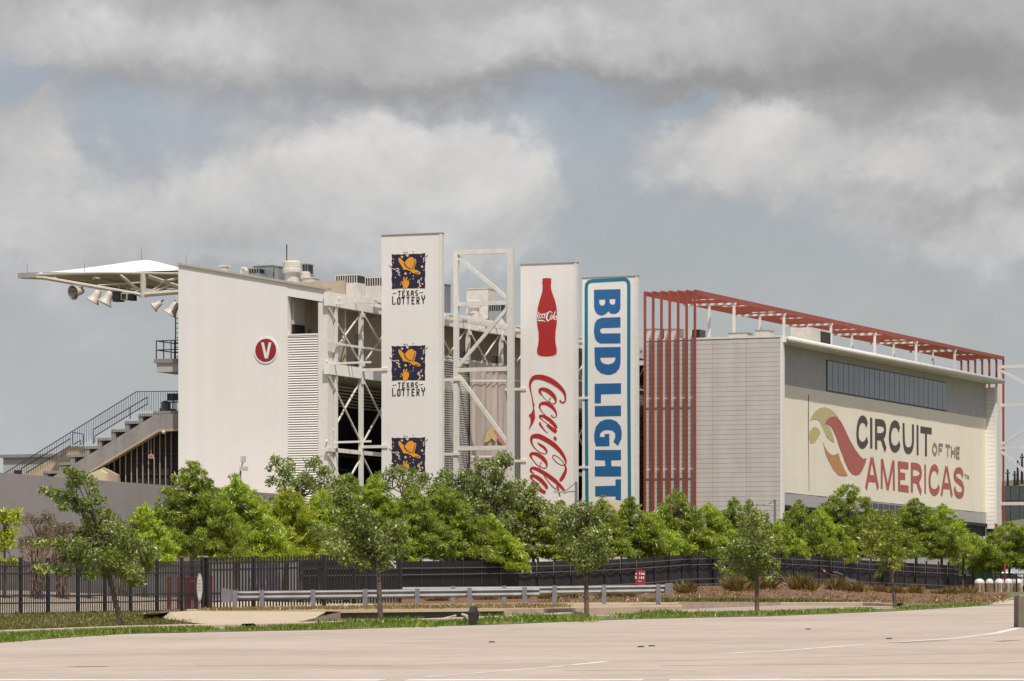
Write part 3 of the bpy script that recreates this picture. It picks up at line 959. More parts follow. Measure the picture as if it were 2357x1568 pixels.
# round pictogram sign on the upper level
sp = PX(774, 724, UX + .12)
ps = root('round_sign', 'round black pictogram sign on the upper gallery wall', 'sign', sp)
b = MB(); b.lathe([(0, .03), (.56, .03), (.56, -.1)], 24, axis=(.7, -.7, 0), org=sp); b.build('disc', blackm, ps)
b = MB()
ax = Vector((.7, -.7, 0)).normalized(); uu = Vector((.7, .7, 0)).normalized()
b.lathe([(.54, .036), (.585, .036)], 28, axis=ax, org=sp)
for (u, v, w, h) in ((-.2, .17, .06, .3), (.12, .2, .22, .05), (.12, .2, .05, .26), (0, -.02, .6, .035), (0, -.4, .6, .035), (-.3, -.2, .035, .4), (.3, -.2, .035, .4), (-.08, -.2, .05, .2), (.12, -.2, .05, .2)):
    p = sp + ax * .045 + uu * u + UP * v
    b.add([p + uu * w / 2 + UP * h / 2, p - uu * w / 2 + UP * h / 2, p - uu * w / 2 - UP * h / 2, p + uu * w / 2 - UP * h / 2], [(0, 1, 2, 3)])
b.build('pictogram', mat('dull_red_print', (.35, .10, .07), .6), ps)

# V sign
vp = vq(612, 806.5)
vs = root('round_sign', 'round red sign with a white letter V on the blank end wall', 'sign', vp)
b = MB(); R0 = .80
b.lathe([(0, .045), (R0, .045), (R0, 0)], 40, axis=(0, -1, 0), org=vp); b.build('rim', whitep, vs)
b = MB(); b.lathe([(0, .052), (R0 * .88, .052)], 40, axis=(0, -1, 0), org=vp); b.build('disc', mat('sign_red', (.30, .018, .025), .4, var=.05), vs)
pl = Plane2('Y', YV - .056, -1)
zv = lambda x, y: (612 + x, 806.5 + y)
b = MB()
pl.poly(b, [[(-11.5, -18.5), (-5, -18.5), (0.6, 8), (6, -18.5), (12.3, -18.5), (4.2, 18.5), (-3, 18.5)]], zv, off=.004)
b.build('letter', whitep, vs)

# scrim banner with faded emblem, hung over bays 4 and 5
b = MB(); R = []
for j in range(6):
    z = 18.75 - j * 2.9
    R.append([Vector((GX + .36 + .05 * math.sin(i * 1.7 + j) + (.04 if i % 3 == 0 else 0), cols_y[4] - .55 + i * .295, z)) for i in range(40)])
b.loft(R)
sc = b.build('scrim_banner', scrim, smooth=False)
tag(sc, 'pale weathered scrim with a faded emblem hung behind the bare truss frame', 'banner')
zt2 = zc(1640, 900, 1.634)
pl = Plane2('X', GX + .47, 1)
b = MB(); pl.poly(b, [[(283, 1240), (300, 1180), (325, 1145), (350, 1165), (372, 1200), (355, 1240), (330, 1215), (310, 1235)]], zt2); b.build('emblem', mat('faded_yellow', (.60, .45, .20), .7), sc)
b = MB(); pl.poly(b, [[(343, 1170), (360, 1165), (385, 1190), (408, 1240), (428, 1268), (410, 1268), (375, 1235)]], zt2); b.build('emblem', mat('faded_red', (.52, .22, .16), .7), sc)
b = MB()
for (x0, x1, y) in ((205, 420, 862), (470, 500, 862), (205, 330, 1327)):
    pl.ribbon(b, [(x0, y), (x1, y + (x1 - x0) * .0)], .12, zt2)
b.build('stripe', whitep, sc)

# ------------------------------------------------------------------ sign towers and bare truss towers
FIN = [(877, 1017, 536), (1043, 1180, 571), (1197, 1327, 604), (1339, 1467, 635)]
towers = []
for k, (a, bb, ty) in enumerate(FIN):
    Y = cols_y[1] + 10.9 * k
    x0, x1 = PY(a, 800, Y).x, PY(bb, 800, Y).x
    towers.append((Y, x0, x1, PY(bb, ty, Y).z))
TB = 2.5


def sign_tower(k, label):
    Y, x0, x1, zt = towers[k]
    t = root('sign_tower', label, 'sign tower', ((x0 + x1) / 2, Y, TB))
    MB().box(x0 + .02, x1 - .16, Y, Y + .28, TB, zt - .04).build('panel', mat('tower_white', (.79, .75, .70), .6, var=.02, scale=.4, streak=.025), t)
    MB().box(x1 - .16, x1, Y - .03, Y + .32, TB, zt - .035).build('edge_trim', whitem, t)
    MB().box(x0 - .01, x1 + .02, Y - .04, Y + .33, zt - .035, zt + .03).build('cap', mat('cap_grey', (.30, .28, .26), .6), t)
    return t


def truss_tower(name, label, Y, x0, x1, zt, levels, flip, w=.29):
    t = root(name, label, 'truss tower', ((x0 + x1) / 2, Y, TB))
    MB().box(x0, x0 + w, Y, Y + w, TB, zt - w).build('post', whitem, t)
    MB().box(x1 - w - .1, x1, Y, Y + w, TB, zt - w).build('post', whitem, t)
    MB().box(x0, x1, Y + .002, Y + w, zt - w + .002, zt).build('cross_beam', whitem, t)
    zs = [zt - w / 2] + levels
    for z in levels:
        MB().box(x0 + w, x1 - w - .1, Y + .05, Y + w - .05, z - .13, z + .13).build('cross_beam', whitem, t)
    zs.append(TB)
    for i in range(len(zs) - 1):
        za, zb = zs[i] - .3, zs[i + 1] + .25
        if (i + flip) % 2 == 0:
            MB().bar((x0 + w, Y + w / 2, za), (x1 - w - .1, Y + w / 2, zb), .12, .22).build('diagonal', whitem, t)
        else:
            MB().bar((x1 - w - .1, Y + w / 2, za), (x0 + w, Y + w / 2, zb), .12, .22).build('diagonal', whitem, t)
    return t


# lottery tower
t0 = sign_tower(0, 'tall white sign tower with three lottery emblems stacked down it')
Yf = towers[0][0]
zt = zc(1420, 920, 6.533)
pxm = (1 / 6.533 / 1.629) * 268 / F
emb = []


def emblem(name, m, fn):
    b = MB(); fn(b); o = b.build(name, m, t0); emb.append(o)


P0 = Plane2('Y', Yf, -1)
emblem('emblem_square', navy, lambda b: P0.poly(b, [[(310, 215), (400, 230), (470, 215), (540, 228), (620, 215), (730, 218), (850, 205), (1000, 212), (1140, 188), (1130, 300), (1142, 420), (1130, 560), (1140, 700), (1128, 850), (1138, 960), (1130, 1060), (980, 1050), (820, 1058), (650, 1050), (480, 1060), (318, 1075), (325, 950), (308, 830), (322, 700), (312, 560), (330, 480), (312, 400), (325, 320)]], zt, off=.01))
emblem('hat_brim', orange, lambda b: P0.poly(b, [[(480, 320), (500, 303), (530, 315), (580, 370), (620, 410), (640, 470), (700, 530), (740, 575), (850, 595), (920, 605), (1000, 650), (1028, 685), (1000, 710), (930, 708), (850, 685), (760, 625), (690, 600), (600, 590), (575, 530), (530, 460), (490, 390)]], zt, off=.016, rnd=True))
emblem('hat_crown', orange, lambda b: P0.poly(b, [[(630, 430), (690, 350), (760, 298), (815, 290), (845, 310), (855, 335), (890, 332), (915, 360), (915, 420), (890, 500), (865, 590), (800, 580), (740, 560), (680, 500)]], zt, off=.022, rnd=True))


def hatlines(b):
    P0.ribbon(b, [(618, 420), (640, 475), (700, 540), (790, 582)], 15 * pxm, zt, off=.028)
    P0.ribbon(b, [(890, 370), (872, 470), (822, 580)], 17 * pxm, zt, off=.031)
    P0.ribbon(b, [(880, 672), (930, 680), (985, 668)], 14 * pxm, zt, off=.034)


emblem('hat_lines', navy, hatlines)
emblem('hand', orange, lambda b: P0.poly(b, [[(590, 1065), (600, 1010), (570, 940), (535, 890), (560, 880), (600, 920), (595, 850), (605, 790), (625, 775), (637, 790), (635, 860), (648, 870), (665, 800), (690, 768), (700, 790), (690, 850), (685, 880), (705, 860), (725, 845), (735, 880), (745, 930), (730, 980), (700, 1040), (660, 1070)]], zt, off=.016))


for i, (x, y, r) in enumerate(((570, 285, 32), (700, 250, 38), (360, 340, 16), (355, 425, 16), (1040, 270, 16), (1060, 525, 34), (1105, 608, 16), (655, 695, 34), (768, 680, 16), (405, 790, 16), (840, 820, 16), (765, 840, 12), (1068, 945, 26), (850, 755, 16), (535, 960, 14), (385, 970, 10))):
    emblem('confetti', peach, lambda b: P0.poly(b, [[(x - r, y), (x - r * .2, y - r), (x + r, y - r * .3), (x + r * .4, y + r)]], zt, off=.02))
for pts in ([(335, 570), (390, 590), (440, 570), (490, 580), (480, 615), (430, 620), (460, 650), (515, 665), (480, 710), (530, 750)], [(1120, 300), (1090, 330), (1110, 370), (1085, 415)],
            [(950, 910), (980, 850), (1000, 890), (960, 915), (1010, 930), (1000, 980), (1030, 1000), (960, 1040)], [(1065, 795), (1030, 825), (1050, 860)]):
    emblem('streamer', peach, lambda b: P0.ribbon(b, pts, 20 * pxm, zt, off=.024))


def letters_lottery(b):
    w = 25 * pxm
    k = [0]

    def st(*pts, w=w, smooth=False):
        k[0] += 1
        P0.ribbon(b, pts, w, zt, smooth=smooth, off=.01 + .003 * (k[0] % 5))
    st((470, 1128), (535, 1120)); st((503, 1125), (503, 1248))
    st((585, 1112), (585, 1248)); st((585, 1122), (640, 1118)); st((585, 1180), (625, 1178)); st((585, 1240), (640, 1238))
    st((682, 1112), (745, 1240)); st((735, 1108), (685, 1240))
    st((795, 1240), (795, 1135), (818, 1112), (845, 1135), (845, 1240)); st((800, 1185), (840, 1184))
    st((955, 1120), (915, 1112), (900, 1150), (925, 1175), (950, 1200), (935, 1235), (898, 1225), smooth=True)
    w2 = 28 * pxm
    st((340, 1250), (340, 1442), (400, 1442), (400, 1402), w=w2)
    st((465, 1300), (490, 1276), (520, 1300), (522, 1420), (494, 1444), (464, 1420), (464, 1300), w=w2)
    st((550, 1282), (640, 1278), w=w2); st((603, 1282), (603, 1445), w=w2); st((680, 1277), (755, 1274), w=w2); st((718, 1276), (718, 1445), w=w2)
    st((815, 1268), (815, 1442), w=w2); st((815, 1278), (880, 1274), w=w2); st((815, 1352), (865, 1350), w=w2); st((815, 1435), (880, 1433), w=w2)
    st((935, 1440), (935, 1278), (980, 1270), (990, 1305), (978, 1348), (938, 1355), w=w2); st((962, 1355), (990, 1436), w=w2)
    st((1055, 1225), (1060, 1290), (1088, 1330), (1120, 1298), (1125, 1225), w=w2); st((1088, 1330), (1088, 1436), w=w2)
    st((335, 1185), (435, 1172), w=w * .55); st((985, 1165), (1090, 1155), w=w * .55)


emblem('lettering', blackp, letters_lottery)


def ticks(b):
    for pts in ([(265, 485), (280, 525), (335, 520)], [(610, 165), (650, 190)], [(680, 165), (700, 195)], [(830, 165), (850, 150)], [(1145, 300), (1195, 240)]):
        P0.ribbon(b, pts, 18 * pxm, zt, off=.013)


emblem('ticks', blackp, ticks)
dzl = (209.4) * 268.5 / F
for o in list(emb):
    for i in (1, 2):
        d = o.copy(); COL.objects.link(d); d.parent = t0; d.location = o.location + Vector((0, 0, -dzl * i))

# bare truss tower
Y, x0, x1, z1 = towers[1]
D1 = 277
truss_tower('truss_tower', 'bare white truss tower standing between two sign towers', Y, x0, x1, z1,
            [PY(1110, 698, Y).z, PY(1110, 850, Y).z, PY(1110, 1031, Y).z], 0)
# far right truss tower partly out of frame
tx = PY(2296, 900, 345).x
truss_tower('truss_tower', 'white truss tower past the far end of the grey block', 345, tx, tx + 5.4, PY(2330, 840, 345).z,
            [PY(2330, 932, 345).z, PY(2330, 1030, 345).z, PY(2330, 1159, 345).z], 0, w=.26)

# cola tower
t2 = sign_tower(2, 'white sign tower with a red bottle above vertical red script')
Yf = towers[2][0]
P2 = Plane2('Y', Yf, -1)
zb = zc(1940, 1000, 4.125)
bot = [(390, 185), (455, 175), (520, 185), (526, 205), (515, 226), (526, 248), (519, 272), (517, 310), (525, 370), (550, 440), (585, 540), (605, 640), (612, 760), (605, 900), (590, 990), (585, 1100), (590, 1200), (606, 1270), (608, 1325), (595, 1360), (540, 1382), (455, 1390), (370, 1385), (320, 1365), (303, 1330), (305, 1270), (322, 1200), (328, 1120), (325, 1020), (308, 920), (300, 830), (302, 740), (315, 630), (340, 530), (375, 420), (388, 350), (388, 280), (380, 250), (390, 226), (382, 203)]
cxm = 455
b = MB(); P2.poly(b, [[(cxm + (x - cxm) * 1.06, 790 + (y - 790) * 1.012) for x, y in bot]], zb, off=.008); b.build('bottle_outline', pinkp, t2)
b = MB(); P2.poly(b, [bot], zb, off=.014); b.build('bottle_shape', redp, t2)
m4 = (1 / 4.125 / 1.629) * 286 / F
b = MB()
for pts in ([(332, 700, 16), (314, 745, 14), (318, 795, 14), (335, 800, 10)], [(372, 742, 16), (350, 735, 16), (340, 775, 18), (358, 802, 12)], [(415, 738, 16), (388, 738, 16), (378, 785, 16), (402, 795, 12)], [(428, 722, 18), (412, 800, 16)],
            [(446, 718, 14), (462, 722, 14)], [(540, 722, 10), (520, 700, 12), (490, 700, 16), (462, 740, 28), (452, 800, 28), (475, 838, 20), (500, 815, 12)],
            [(530, 745, 14), (512, 770, 16), (512, 815, 14), (532, 800, 14), (540, 760, 14), (525, 742, 12)], [(585, 695, 14), (565, 760, 16), (552, 815, 14)], [(604, 765, 12), (580, 775, 14), (574, 815, 14), (590, 825, 10)], [(606, 755, 14), (598, 825, 12)],
            [(308, 826, 14), (340, 834, 18), (390, 834, 18), (430, 852, 8)]):
    P2.ribbon(b, [(p[0], p[1]) for p in pts], [p[2] * m4 for p in pts], zb, off=.02 + .003 * (P2.k % 3)); P2.k += 1
b.build('bottle_script', whitep, t2)
zs = zc(1950, 1390, 3.2667)
ms = (1 / 3.2667 / 1.629) * 286 / F
STROKES = [
    [(488, 362, 24), (505, 386, 16), (540, 385, 18), (556, 345, 20), (540, 265, 34), (470, 185, 52), (370, 118, 64), (270, 82, 60), (185, 80, 52), (140, 115, 42), (122, 175, 28), (132, 250, 14), (150, 340, 12), (168, 440, 24)],
    [(262, 297, 12), (240, 245, 34), (270, 224, 36), (340, 245, 48), (410, 305, 46), (440, 365, 24), (425, 400, 12), (395, 403, 9), (362, 380, 9), (358, 352, 9), (378, 332, 8)],
    [(258, 285, 12), (300, 345, 10), (350, 388, 9), (364, 415, 9)],
    [(382, 545, 24), (395, 567, 14), (420, 576, 11), (441, 560, 14), (440, 520, 24), (400, 455, 44), (330, 408, 48), (270, 402, 42), (238, 435, 28), (255, 490, 14), (300, 540, 10), (335, 570, 9)],
    [(335, 655, 9), (268, 602, 12), (240, 562, 26), (275, 556, 36), (350, 597, 48), (420, 665, 44), (446, 710, 34)],
    [(335, 766, 9), (285, 715, 18), (246, 660, 30), (244, 632, 26)],
    [(330, 662, 34), (400, 722, 46), (446, 752, 44)],
    [(208, 880, 5), (240, 905, 26), (290, 940, 32), (325, 985, 24), (320, 1012, 12), (280, 1016, 10), (220, 985, 11), (165, 930, 16), (137, 862, 30), (152, 810, 46), (220, 802, 60), (310, 842, 60), (410, 907, 58), (490, 985, 48), (545, 1070, 34), (562, 1130, 18), (545, 1156, 10), (500, 1155, 9), (440, 1117, 10), (400, 1067, 11), (405, 1040, 12), (440, 1045, 9), (500, 1090, 9), (541, 1145, 11), (560, 1210, 32), (530, 1290, 48), (490, 1352, 38)],
    [(150, 1087, 12), (128, 1035, 34), (158, 1014, 36), (228, 1035, 48), (298, 1095, 46), (328, 1155, 24), (313, 1190, 12), (283, 1193, 9), (250, 1170, 9), (246, 1142, 9), (266, 1122, 8)],
    [(146, 1075, 12), (188, 1135, 10), (238, 1178, 9), (244, 1204, 9)],
    [(170, 1265, 10), (130, 1225, 26), (150, 1192, 32), (220, 1212, 42), (330, 1277, 48), (430, 1352, 48), (510, 1430, 34), (550, 1482, 20), (545, 1508, 10)],
    [(290, 1280, 8), (340, 1350, 9), (400, 1420, 9), (445, 1455, 9)],
    [(235, 1390, 9), (165, 1345, 12), (130, 1300, 26), (165, 1287, 36), (240, 1327, 46), (310, 1400, 42), (332, 1445, 34)],
    [(140, 1370, 36), (190, 1402, 46), (270, 1472, 42), (312, 1494, 36)],
    [(455, 1410, 22), (472, 1470, 22), (492, 1540, 10)]]
for pts in STROKES:
    b = MB(); P2.ribbon(b, [(p[0], p[1]) for p in pts], [p[2] * ms for p in pts], zs, n=6)
    b.build('script_stroke', redp, t2)
b = MB(); P2.poly(b, [[(165, 430), (180, 500), (186, 580), (160, 640), (105, 725), (130, 640), (130, 575), (105, 545), (140, 520), (158, 470)]], zs, off=.04, rnd=False); b.build('script_stroke', redp, t2)
b = MB(); P2.poly(b, [[(415, 800), (450, 825), (445, 860), (410, 835)]], zs); b.build('hyphen', redp, t2)

# beer tower
t3 = sign_tower(3, 'white sign tower with blue block letters running down a teal border')
P3 = Plane2('Y', towers[3][0], -1)
z1_ = zc(2170, 1030, 3.7333); z2_ = zc(2170, 1420, 3.4087)
for conv, loops in (
        (z1_, [[(212, 212), (583, 203), (583, 470), (562, 520), (522, 545), (480, 551), (440, 540), (412, 510), (385, 545), (340, 570), (300, 571), (255, 550), (225, 502), (213, 450)], [(285, 350), (370, 347), (368, 405), (345, 432), (310, 432), (288, 405)], [(430, 343), (510, 340), (508, 395), (490, 420), (455, 420), (432, 395)]]),
        (z1_, [[(583, 595), (583, 740), (335, 748), (305, 760), (295, 785), (310, 815), (330, 825), (583, 820), (583, 962), (310, 965), (260, 945), (225, 890), (210, 800), (220, 690), (255, 632), (320, 603)]]),
        (z1_, [[(218, 1018), (585, 1012), (585, 1230), (570, 1310), (520, 1370), (450, 1402), (390, 1403), (310, 1380), (255, 1330), (225, 1260)], [(300, 1163), (513, 1157), (508, 1200), (480, 1235), (430, 1255), (380, 1255), (330, 1235), (305, 1200)]]),
        (z2_, [[(203, 65), (540, 58), (540, 193), (285, 200), (282, 315), (203, 315)]]),
        (z2_, [[(203, 350), (540, 343), (540, 477), (205, 485)]]),
        (z2_, [[(440, 805), (465, 755), (465, 700), (430, 665), (375, 655), (310, 665), (275, 700), (268, 745), (328, 748), (330, 708), (390, 706), (392, 863), (220, 865), (200, 800), (195, 720), (215, 620), (270, 550), (340, 522), (410, 520), (480, 545), (535, 610), (550, 690), (545, 770), (500, 860)]]),
        (z2_, [[(205, 912), (540, 912), (540, 1040), (415, 1045), (418, 1120), (540, 1122), (540, 1250), (205, 1250), (205, 1122), (340, 1118), (335, 1045), (205, 1040)]]),
        (z2_, [[(470, 1288), (540, 1288), (540, 1590), (470, 1590), (470, 1505), (210, 1505), (210, 1375), (468, 1368)]])):
    b = MB(); P3.poly(b, loops, conv, off=.012); b.build('letter', bluep, t3)
b = MB()
P3.ribbon(b, [(1351, 1200), (1349, 900), (1349, 664), (1350, 655), (1354, 649.5), (1362, 647), (1434, 643), (1441, 644), (1445.5, 649), (1447, 657), (1447, 900), (1449, 1200)], 8.2 * 297 / F, smooth=False, off=.01)
b.build('border', tealp, t3)

# ------------------------------------------------------------------ grey hospitality block
HYn = cols_y[1] + 10.9 * 4           # near wall
BX0, BX1 = PY(1486, 900, HYn).x, PY(1800, 900, HYn).x
BXR = BX1 - .72                       # recessed banner wall
BYf = PX(2292, 1000, BX1).y
ZB = PX(2300, 1206, BX1).z
ZT = PY(1800, 776, HYn).z
hb = root('hospitality_block', 'grey panelled block with a big banner side under red beams', 'building', (BX1, HYn, 4.0))
MB().box(BX0, BX1 - .12, HYn + .12, HYn + .5, 4, ZT - .05).build('core_wall', gapm, hb)
MB().box(BX0, BXR - .15, HYn + .5, BYf, ZB - 1, ZT - .2).build('core', gapm, hb)
pitch = 10.95 * 305 / F
nrow = int((ZT - 6.2) / pitch)
npan = 4
pw = (BX1 - .14 - BX0) / npan
pan = boxmesh('panel', pw - .014, .11, pitch - .016, clad)
for i in range(nrow):
    off = (i % 2) * .0
    for j in range(npan):
        piece('panel', pan, hb, (BX0 + pw * (j + .5), HYn + .055, ZT - .03 - pitch * (i + .5)))
MB().box(BX1 - .14, BX1 + .03, HYn - .03, HYn + .42, 4, ZT - .001).build('corner_trim', white, hb)
MB().box(BX0 - .1, BX1 + .02, HYn - .04, HYn + .6, ZT, ZT + .13).build('coping', whitem, hb)
# banner side
MB().box(BXR - .15, BXR, HYn + .45, BYf - .4, ZB, ZT - .3).build('facade', greyw, hb)
MB().box(BXR - .14, BX1 + .5, HYn + .1, BYf + .15, ZT - .34, ZT + .05).build('cornice', white, hb)
b = MB(); b.tube([(BX1 + .52, HYn - .02, ZT - .16), (BX1 + .52, BYf + .2, ZT - .16)], .21, 12); b.build('gutter', whitem, hb, smooth=True)
# return at the far end, in panels
MB().box(BXR, BX1 - .1, BYf - .28, BYf - .02, 4, ZT - .65).build('return_core', gapm, hb)
rp = boxmesh('panel', BX1 - BXR - .02, .1, pitch - .016, white)
for i in range(int((ZT - ZB) / pitch)):
    piece('panel', rp, hb, ((BX1 + BXR) / 2 - .02, BYf - .33, ZT - .67 - pitch * (i + .5)))
MB().box(BX1 - .02, BX1 + .1, BYf - .4, BYf + .1, ZB, ZT - .63).build('corner_trim', white, hb)
# roof and base storey
MB().box(BX0, BX1 - .2, HYn + .65, BYf, ZT - .2, ZT - .06).build('roof', mat('pale_roof', (.6, .57, .52), .8), hb)
MB().box(BX0 + 1, BX1 - 1.6, HYn + .6, BYf - .3, 3.5, ZB - .25).build('base_storey', mat('pale_grey_wall', (.42, .40, .38), .9), hb)
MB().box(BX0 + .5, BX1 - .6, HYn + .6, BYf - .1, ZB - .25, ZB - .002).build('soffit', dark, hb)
# window strip with panes
z4 = zc(2840, 1050, 1.568)
PB = Plane2('X', BXR, 1)
u0 = PB.uv(z4(405, 475)); u1 = PB.uv(z4(1108, 605)); u2 = PB.uv(z4(405, 648)); u3 = PB.uv(z4(1108, 770))
MB().box(BXR - .15, BXR - .002, HYn + .45, BYf - .4, ZT - .31, ZT - .2).build('facade', greyw, hb)
wy0, wy1 = (u0[0] + u2[0]) / 2, (u1[0] + u3[0]) / 2
wz1, wz0 = (u0[1] + u1[1]) / 2, (u2[1] + u3[1]) / 2
MB().box(BXR, BXR + .05, wy0 - .07, wy1 + .07, wz0 - .06, wz1 + .06).build('window_frame', mat('frame_dark', (.05, .05, .052), .5), hb)
npn = 24; pyw = (wy1 - wy0) / npn
pane = boxmesh('pane', .03, pyw - .09, wz1 - wz0 - .04, glass_b)
for i in range(npn):
    piece('pane', pane, hb, (BXR + .062, wy0 + pyw * (i + .5), (wz0 + wz1) / 2))
MB().box(BXR - .1, BXR + .012, HYn + .46, BYf - .41, ZB + .003, PB.uv(z4(800, 1330))[1] + .6).build('lower_wall', mat('pale_grey_wall', (.42, .40, .38), .9), hb)
for (xa, xb, n) in ((410, 445, 1), (640, 1000, 11)):
    a = PB.uv(z4(xa, 1285 + (xa - 410) * .1)); c2 = PB.uv(z4(xb, 1285 + (xb - 410) * .1))
    zz = a[1]; st = (c2[0] - a[0]) / n
    pm = boxmesh('pane', .04, st - .25, 1.2, darkg)
    for i in range(n):
        piece('pane', pm, hb, (BXR + .032, a[0] + st * (i + .5), zz - .6))
# banner: hangs on the facade
b0 = [PB.uv(z4(*p)) for p in ((152, 616), (1365, 818), (1365, 1370), (152, 1250))]
by0, by1 = (b0[0][0] + b0[3][0]) / 2, (b0[1][0] + b0[2][0]) / 2
bz1, bz0 = (b0[0][1] + b0[1][1]) / 2, (b0[2][1] + b0[3][1]) / 2
by0 = HYn + .48
bn = root('wall_banner', 'huge cream banner with circuit name and ribbon emblem on the grey block', 'banner', (BXR, (by0 + by1) / 2, bz0))
b = MB(); R = []
for j in range(9):
    R.append([Vector((BXR + .03 + .006 * math.sin(i * .9 + j * 1.3) + .004 * math.sin(i * 2.3), by0 + (by1 - by0) * i / 60, bz1 + (bz0 - bz1) * j / 8)) for i in range(61)])
b.loft(R); b.build('sheet', bannerm, bn, smooth=True)
PL = Plane2('X', BXR + .038, 1); PL.step = .001
zl = zc(3000, 1480, 3.466)
b = MB(); PL.ribbon(b, [(300, 675), (299, 900), (303, 1240)], [.16, .14, .06], z4); b.build('seam', mat('seam_dark', (.12, .09, .06), .8), bn)
for nm, m, loop in (
        ('emblem', olive, [(125, 345), (150, 285), (190, 220), (245, 178), (310, 162), (380, 180), (440, 225), (505, 310), (470, 290), (430, 284), (380, 297), (340, 338), (318, 385), (355, 392), (392, 435), (425, 530), (447, 622), (400, 603), (350, 552), (300, 455), (255, 355), (215, 318), (170, 318)]),
        ('emblem', gold, [(120, 480), (160, 430), (200, 415), (235, 440), (265, 500), (235, 550), (190, 620), (160, 638), (130, 635), (115, 560)]),
        ('emblem', coral, [(318, 385), (340, 338), (380, 297), (430, 284), (480, 298), (530, 350), (590, 470), (650, 600), (720, 720), (780, 800), (820, 838), (862, 822), (850, 880), (810, 980), (770, 1035), (725, 1052), (680, 1040), (630, 980), (570, 850), (510, 690), (460, 530), (410, 430), (370, 392)]),
        ('emblem', ocher, [(290, 600), (310, 660), (350, 730), (400, 780), (440, 785), (495, 760), (520, 850), (570, 960), (618, 1050), (560, 1060), (500, 1045), (430, 980), (370, 860), (330, 760), (308, 680)])):
    b = MB(); PL.poly(b, [loop], zl); b.build(nm, m, bn)


def letter(m, w, *strokes):
    b = MB()
    for st in strokes:
        PL.ribbon(b, st, w, zl, smooth=len(st) > 4)
    b.build('letter', m, bn)


W1 = .52
letter(brownp, W1, [(868, 400), (845, 338), (802, 318), (765, 360), (745, 480), (752, 590), (785, 650), (822, 655), (852, 625), (874, 578)])
letter(brownp, W1, [(922, 300), (923, 700)])
letter(brownp, W1, [(985, 315), (985, 710)], [(985, 362), (1040, 364), (1085, 385), (1102, 445), (1090, 515), (1050, 545), (985, 542)], [(1052, 545), (1110, 722)])
letter(brownp, W1, [(1286, 460), (1265, 398), (1222, 380), (1185, 420), (1166, 530), (1175, 640), (1205, 698), (1242, 705), (1272, 678), (1292, 628)])
letter(brownp, W1 * .92, [(1341, 368), (1343, 500), (1348, 620), (1366, 700), (1406, 728), (1446, 700), (1463, 620), (1464, 500), (1464, 386)])
letter(brownp, W1 * .85, [(1524, 394), (1524, 785)])
letter(brownp, W1, [(1562, 455), (1709, 476)], [(1634, 470), (1634, 800)])
W2 = .26
letter(greyp, W2, [(1748, 640), (1724, 680), (1722, 730), (1748, 780), (1774, 735), (1772, 685), (1748, 640)])
letter(greyp, W2, [(1803, 640), (1803, 795)], [(1800, 652), (1855, 660)], [(1800, 715), (1842, 721)])
letter(greyp, W2, [(1888, 664), (1947, 673)], [(1918, 668), (1918, 808)])
letter(greyp, W2, [(1965, 672), (1965, 820)], [(2010, 680), (2010, 825)], [(1965, 746), (2010, 752)])
letter(greyp, W2, [(2032, 682), (2032, 830)], [(2030, 693), (2071, 699)], [(2030, 756), (2066, 761)], [(2030, 822), (2071, 828)])
letter(coral, W1, [(928, 822), (856, 1225)], [(936, 822), (1012, 1226)], [(885, 1085), (988, 1098)])
letter(coral, W1 * .9, [(1060, 838), (1058, 1226)], [(1064, 845), (1136, 1225)], [(1136, 1232), (1207, 868)], [(1212, 856), (1218, 1245)])
letter(coral, W1, [(1285, 866), (1285, 1256)], [(1268, 908), (1405, 925)], [(1285, 1055), (1362, 1064)], [(1285, 1212), (1408, 1228)])
letter(coral, W1, [(1450, 885), (1450, 1268)], [(1450, 926), (1505, 932), (1548, 955), (1565, 1015), (1552, 1075), (1510, 1102), (1450, 1098)], [(1512, 1108), (1572, 1285)])
letter(coral, W1 * .8, [(1624, 908), (1625, 1288)])
letter(coral, W1, [(1792, 1020), (1770, 962), (1735, 950), (1700, 992), (1680, 1110), (1692, 1225), (1730, 1270), (1768, 1262), (1792, 1232), (1804, 1185)])
letter(coral, W1 * .9, [(1896, 938), (1834, 1312)], [(1904, 938), (1972, 1325)], [(1862, 1182), (1948, 1194)])
letter(coral, W1 * .95, [(2112, 1070), (2098, 1005), (2055, 985), (2015, 1012), (2008, 1072), (2045, 1120), (2095, 1160), (2118, 1225), (2105, 1290), (2065, 1310), (2022, 1280), (2003, 1205)])
letter(greyp, .12, [(2138, 1040), (2162, 1044)], [(2150, 1042), (2150, 1095)], [(2168, 1097), (2170, 1047)], [(2170, 1050), (2180, 1085)], [(2180, 1085), (2190, 1052)], [(2190, 1050), (2190, 1100)])

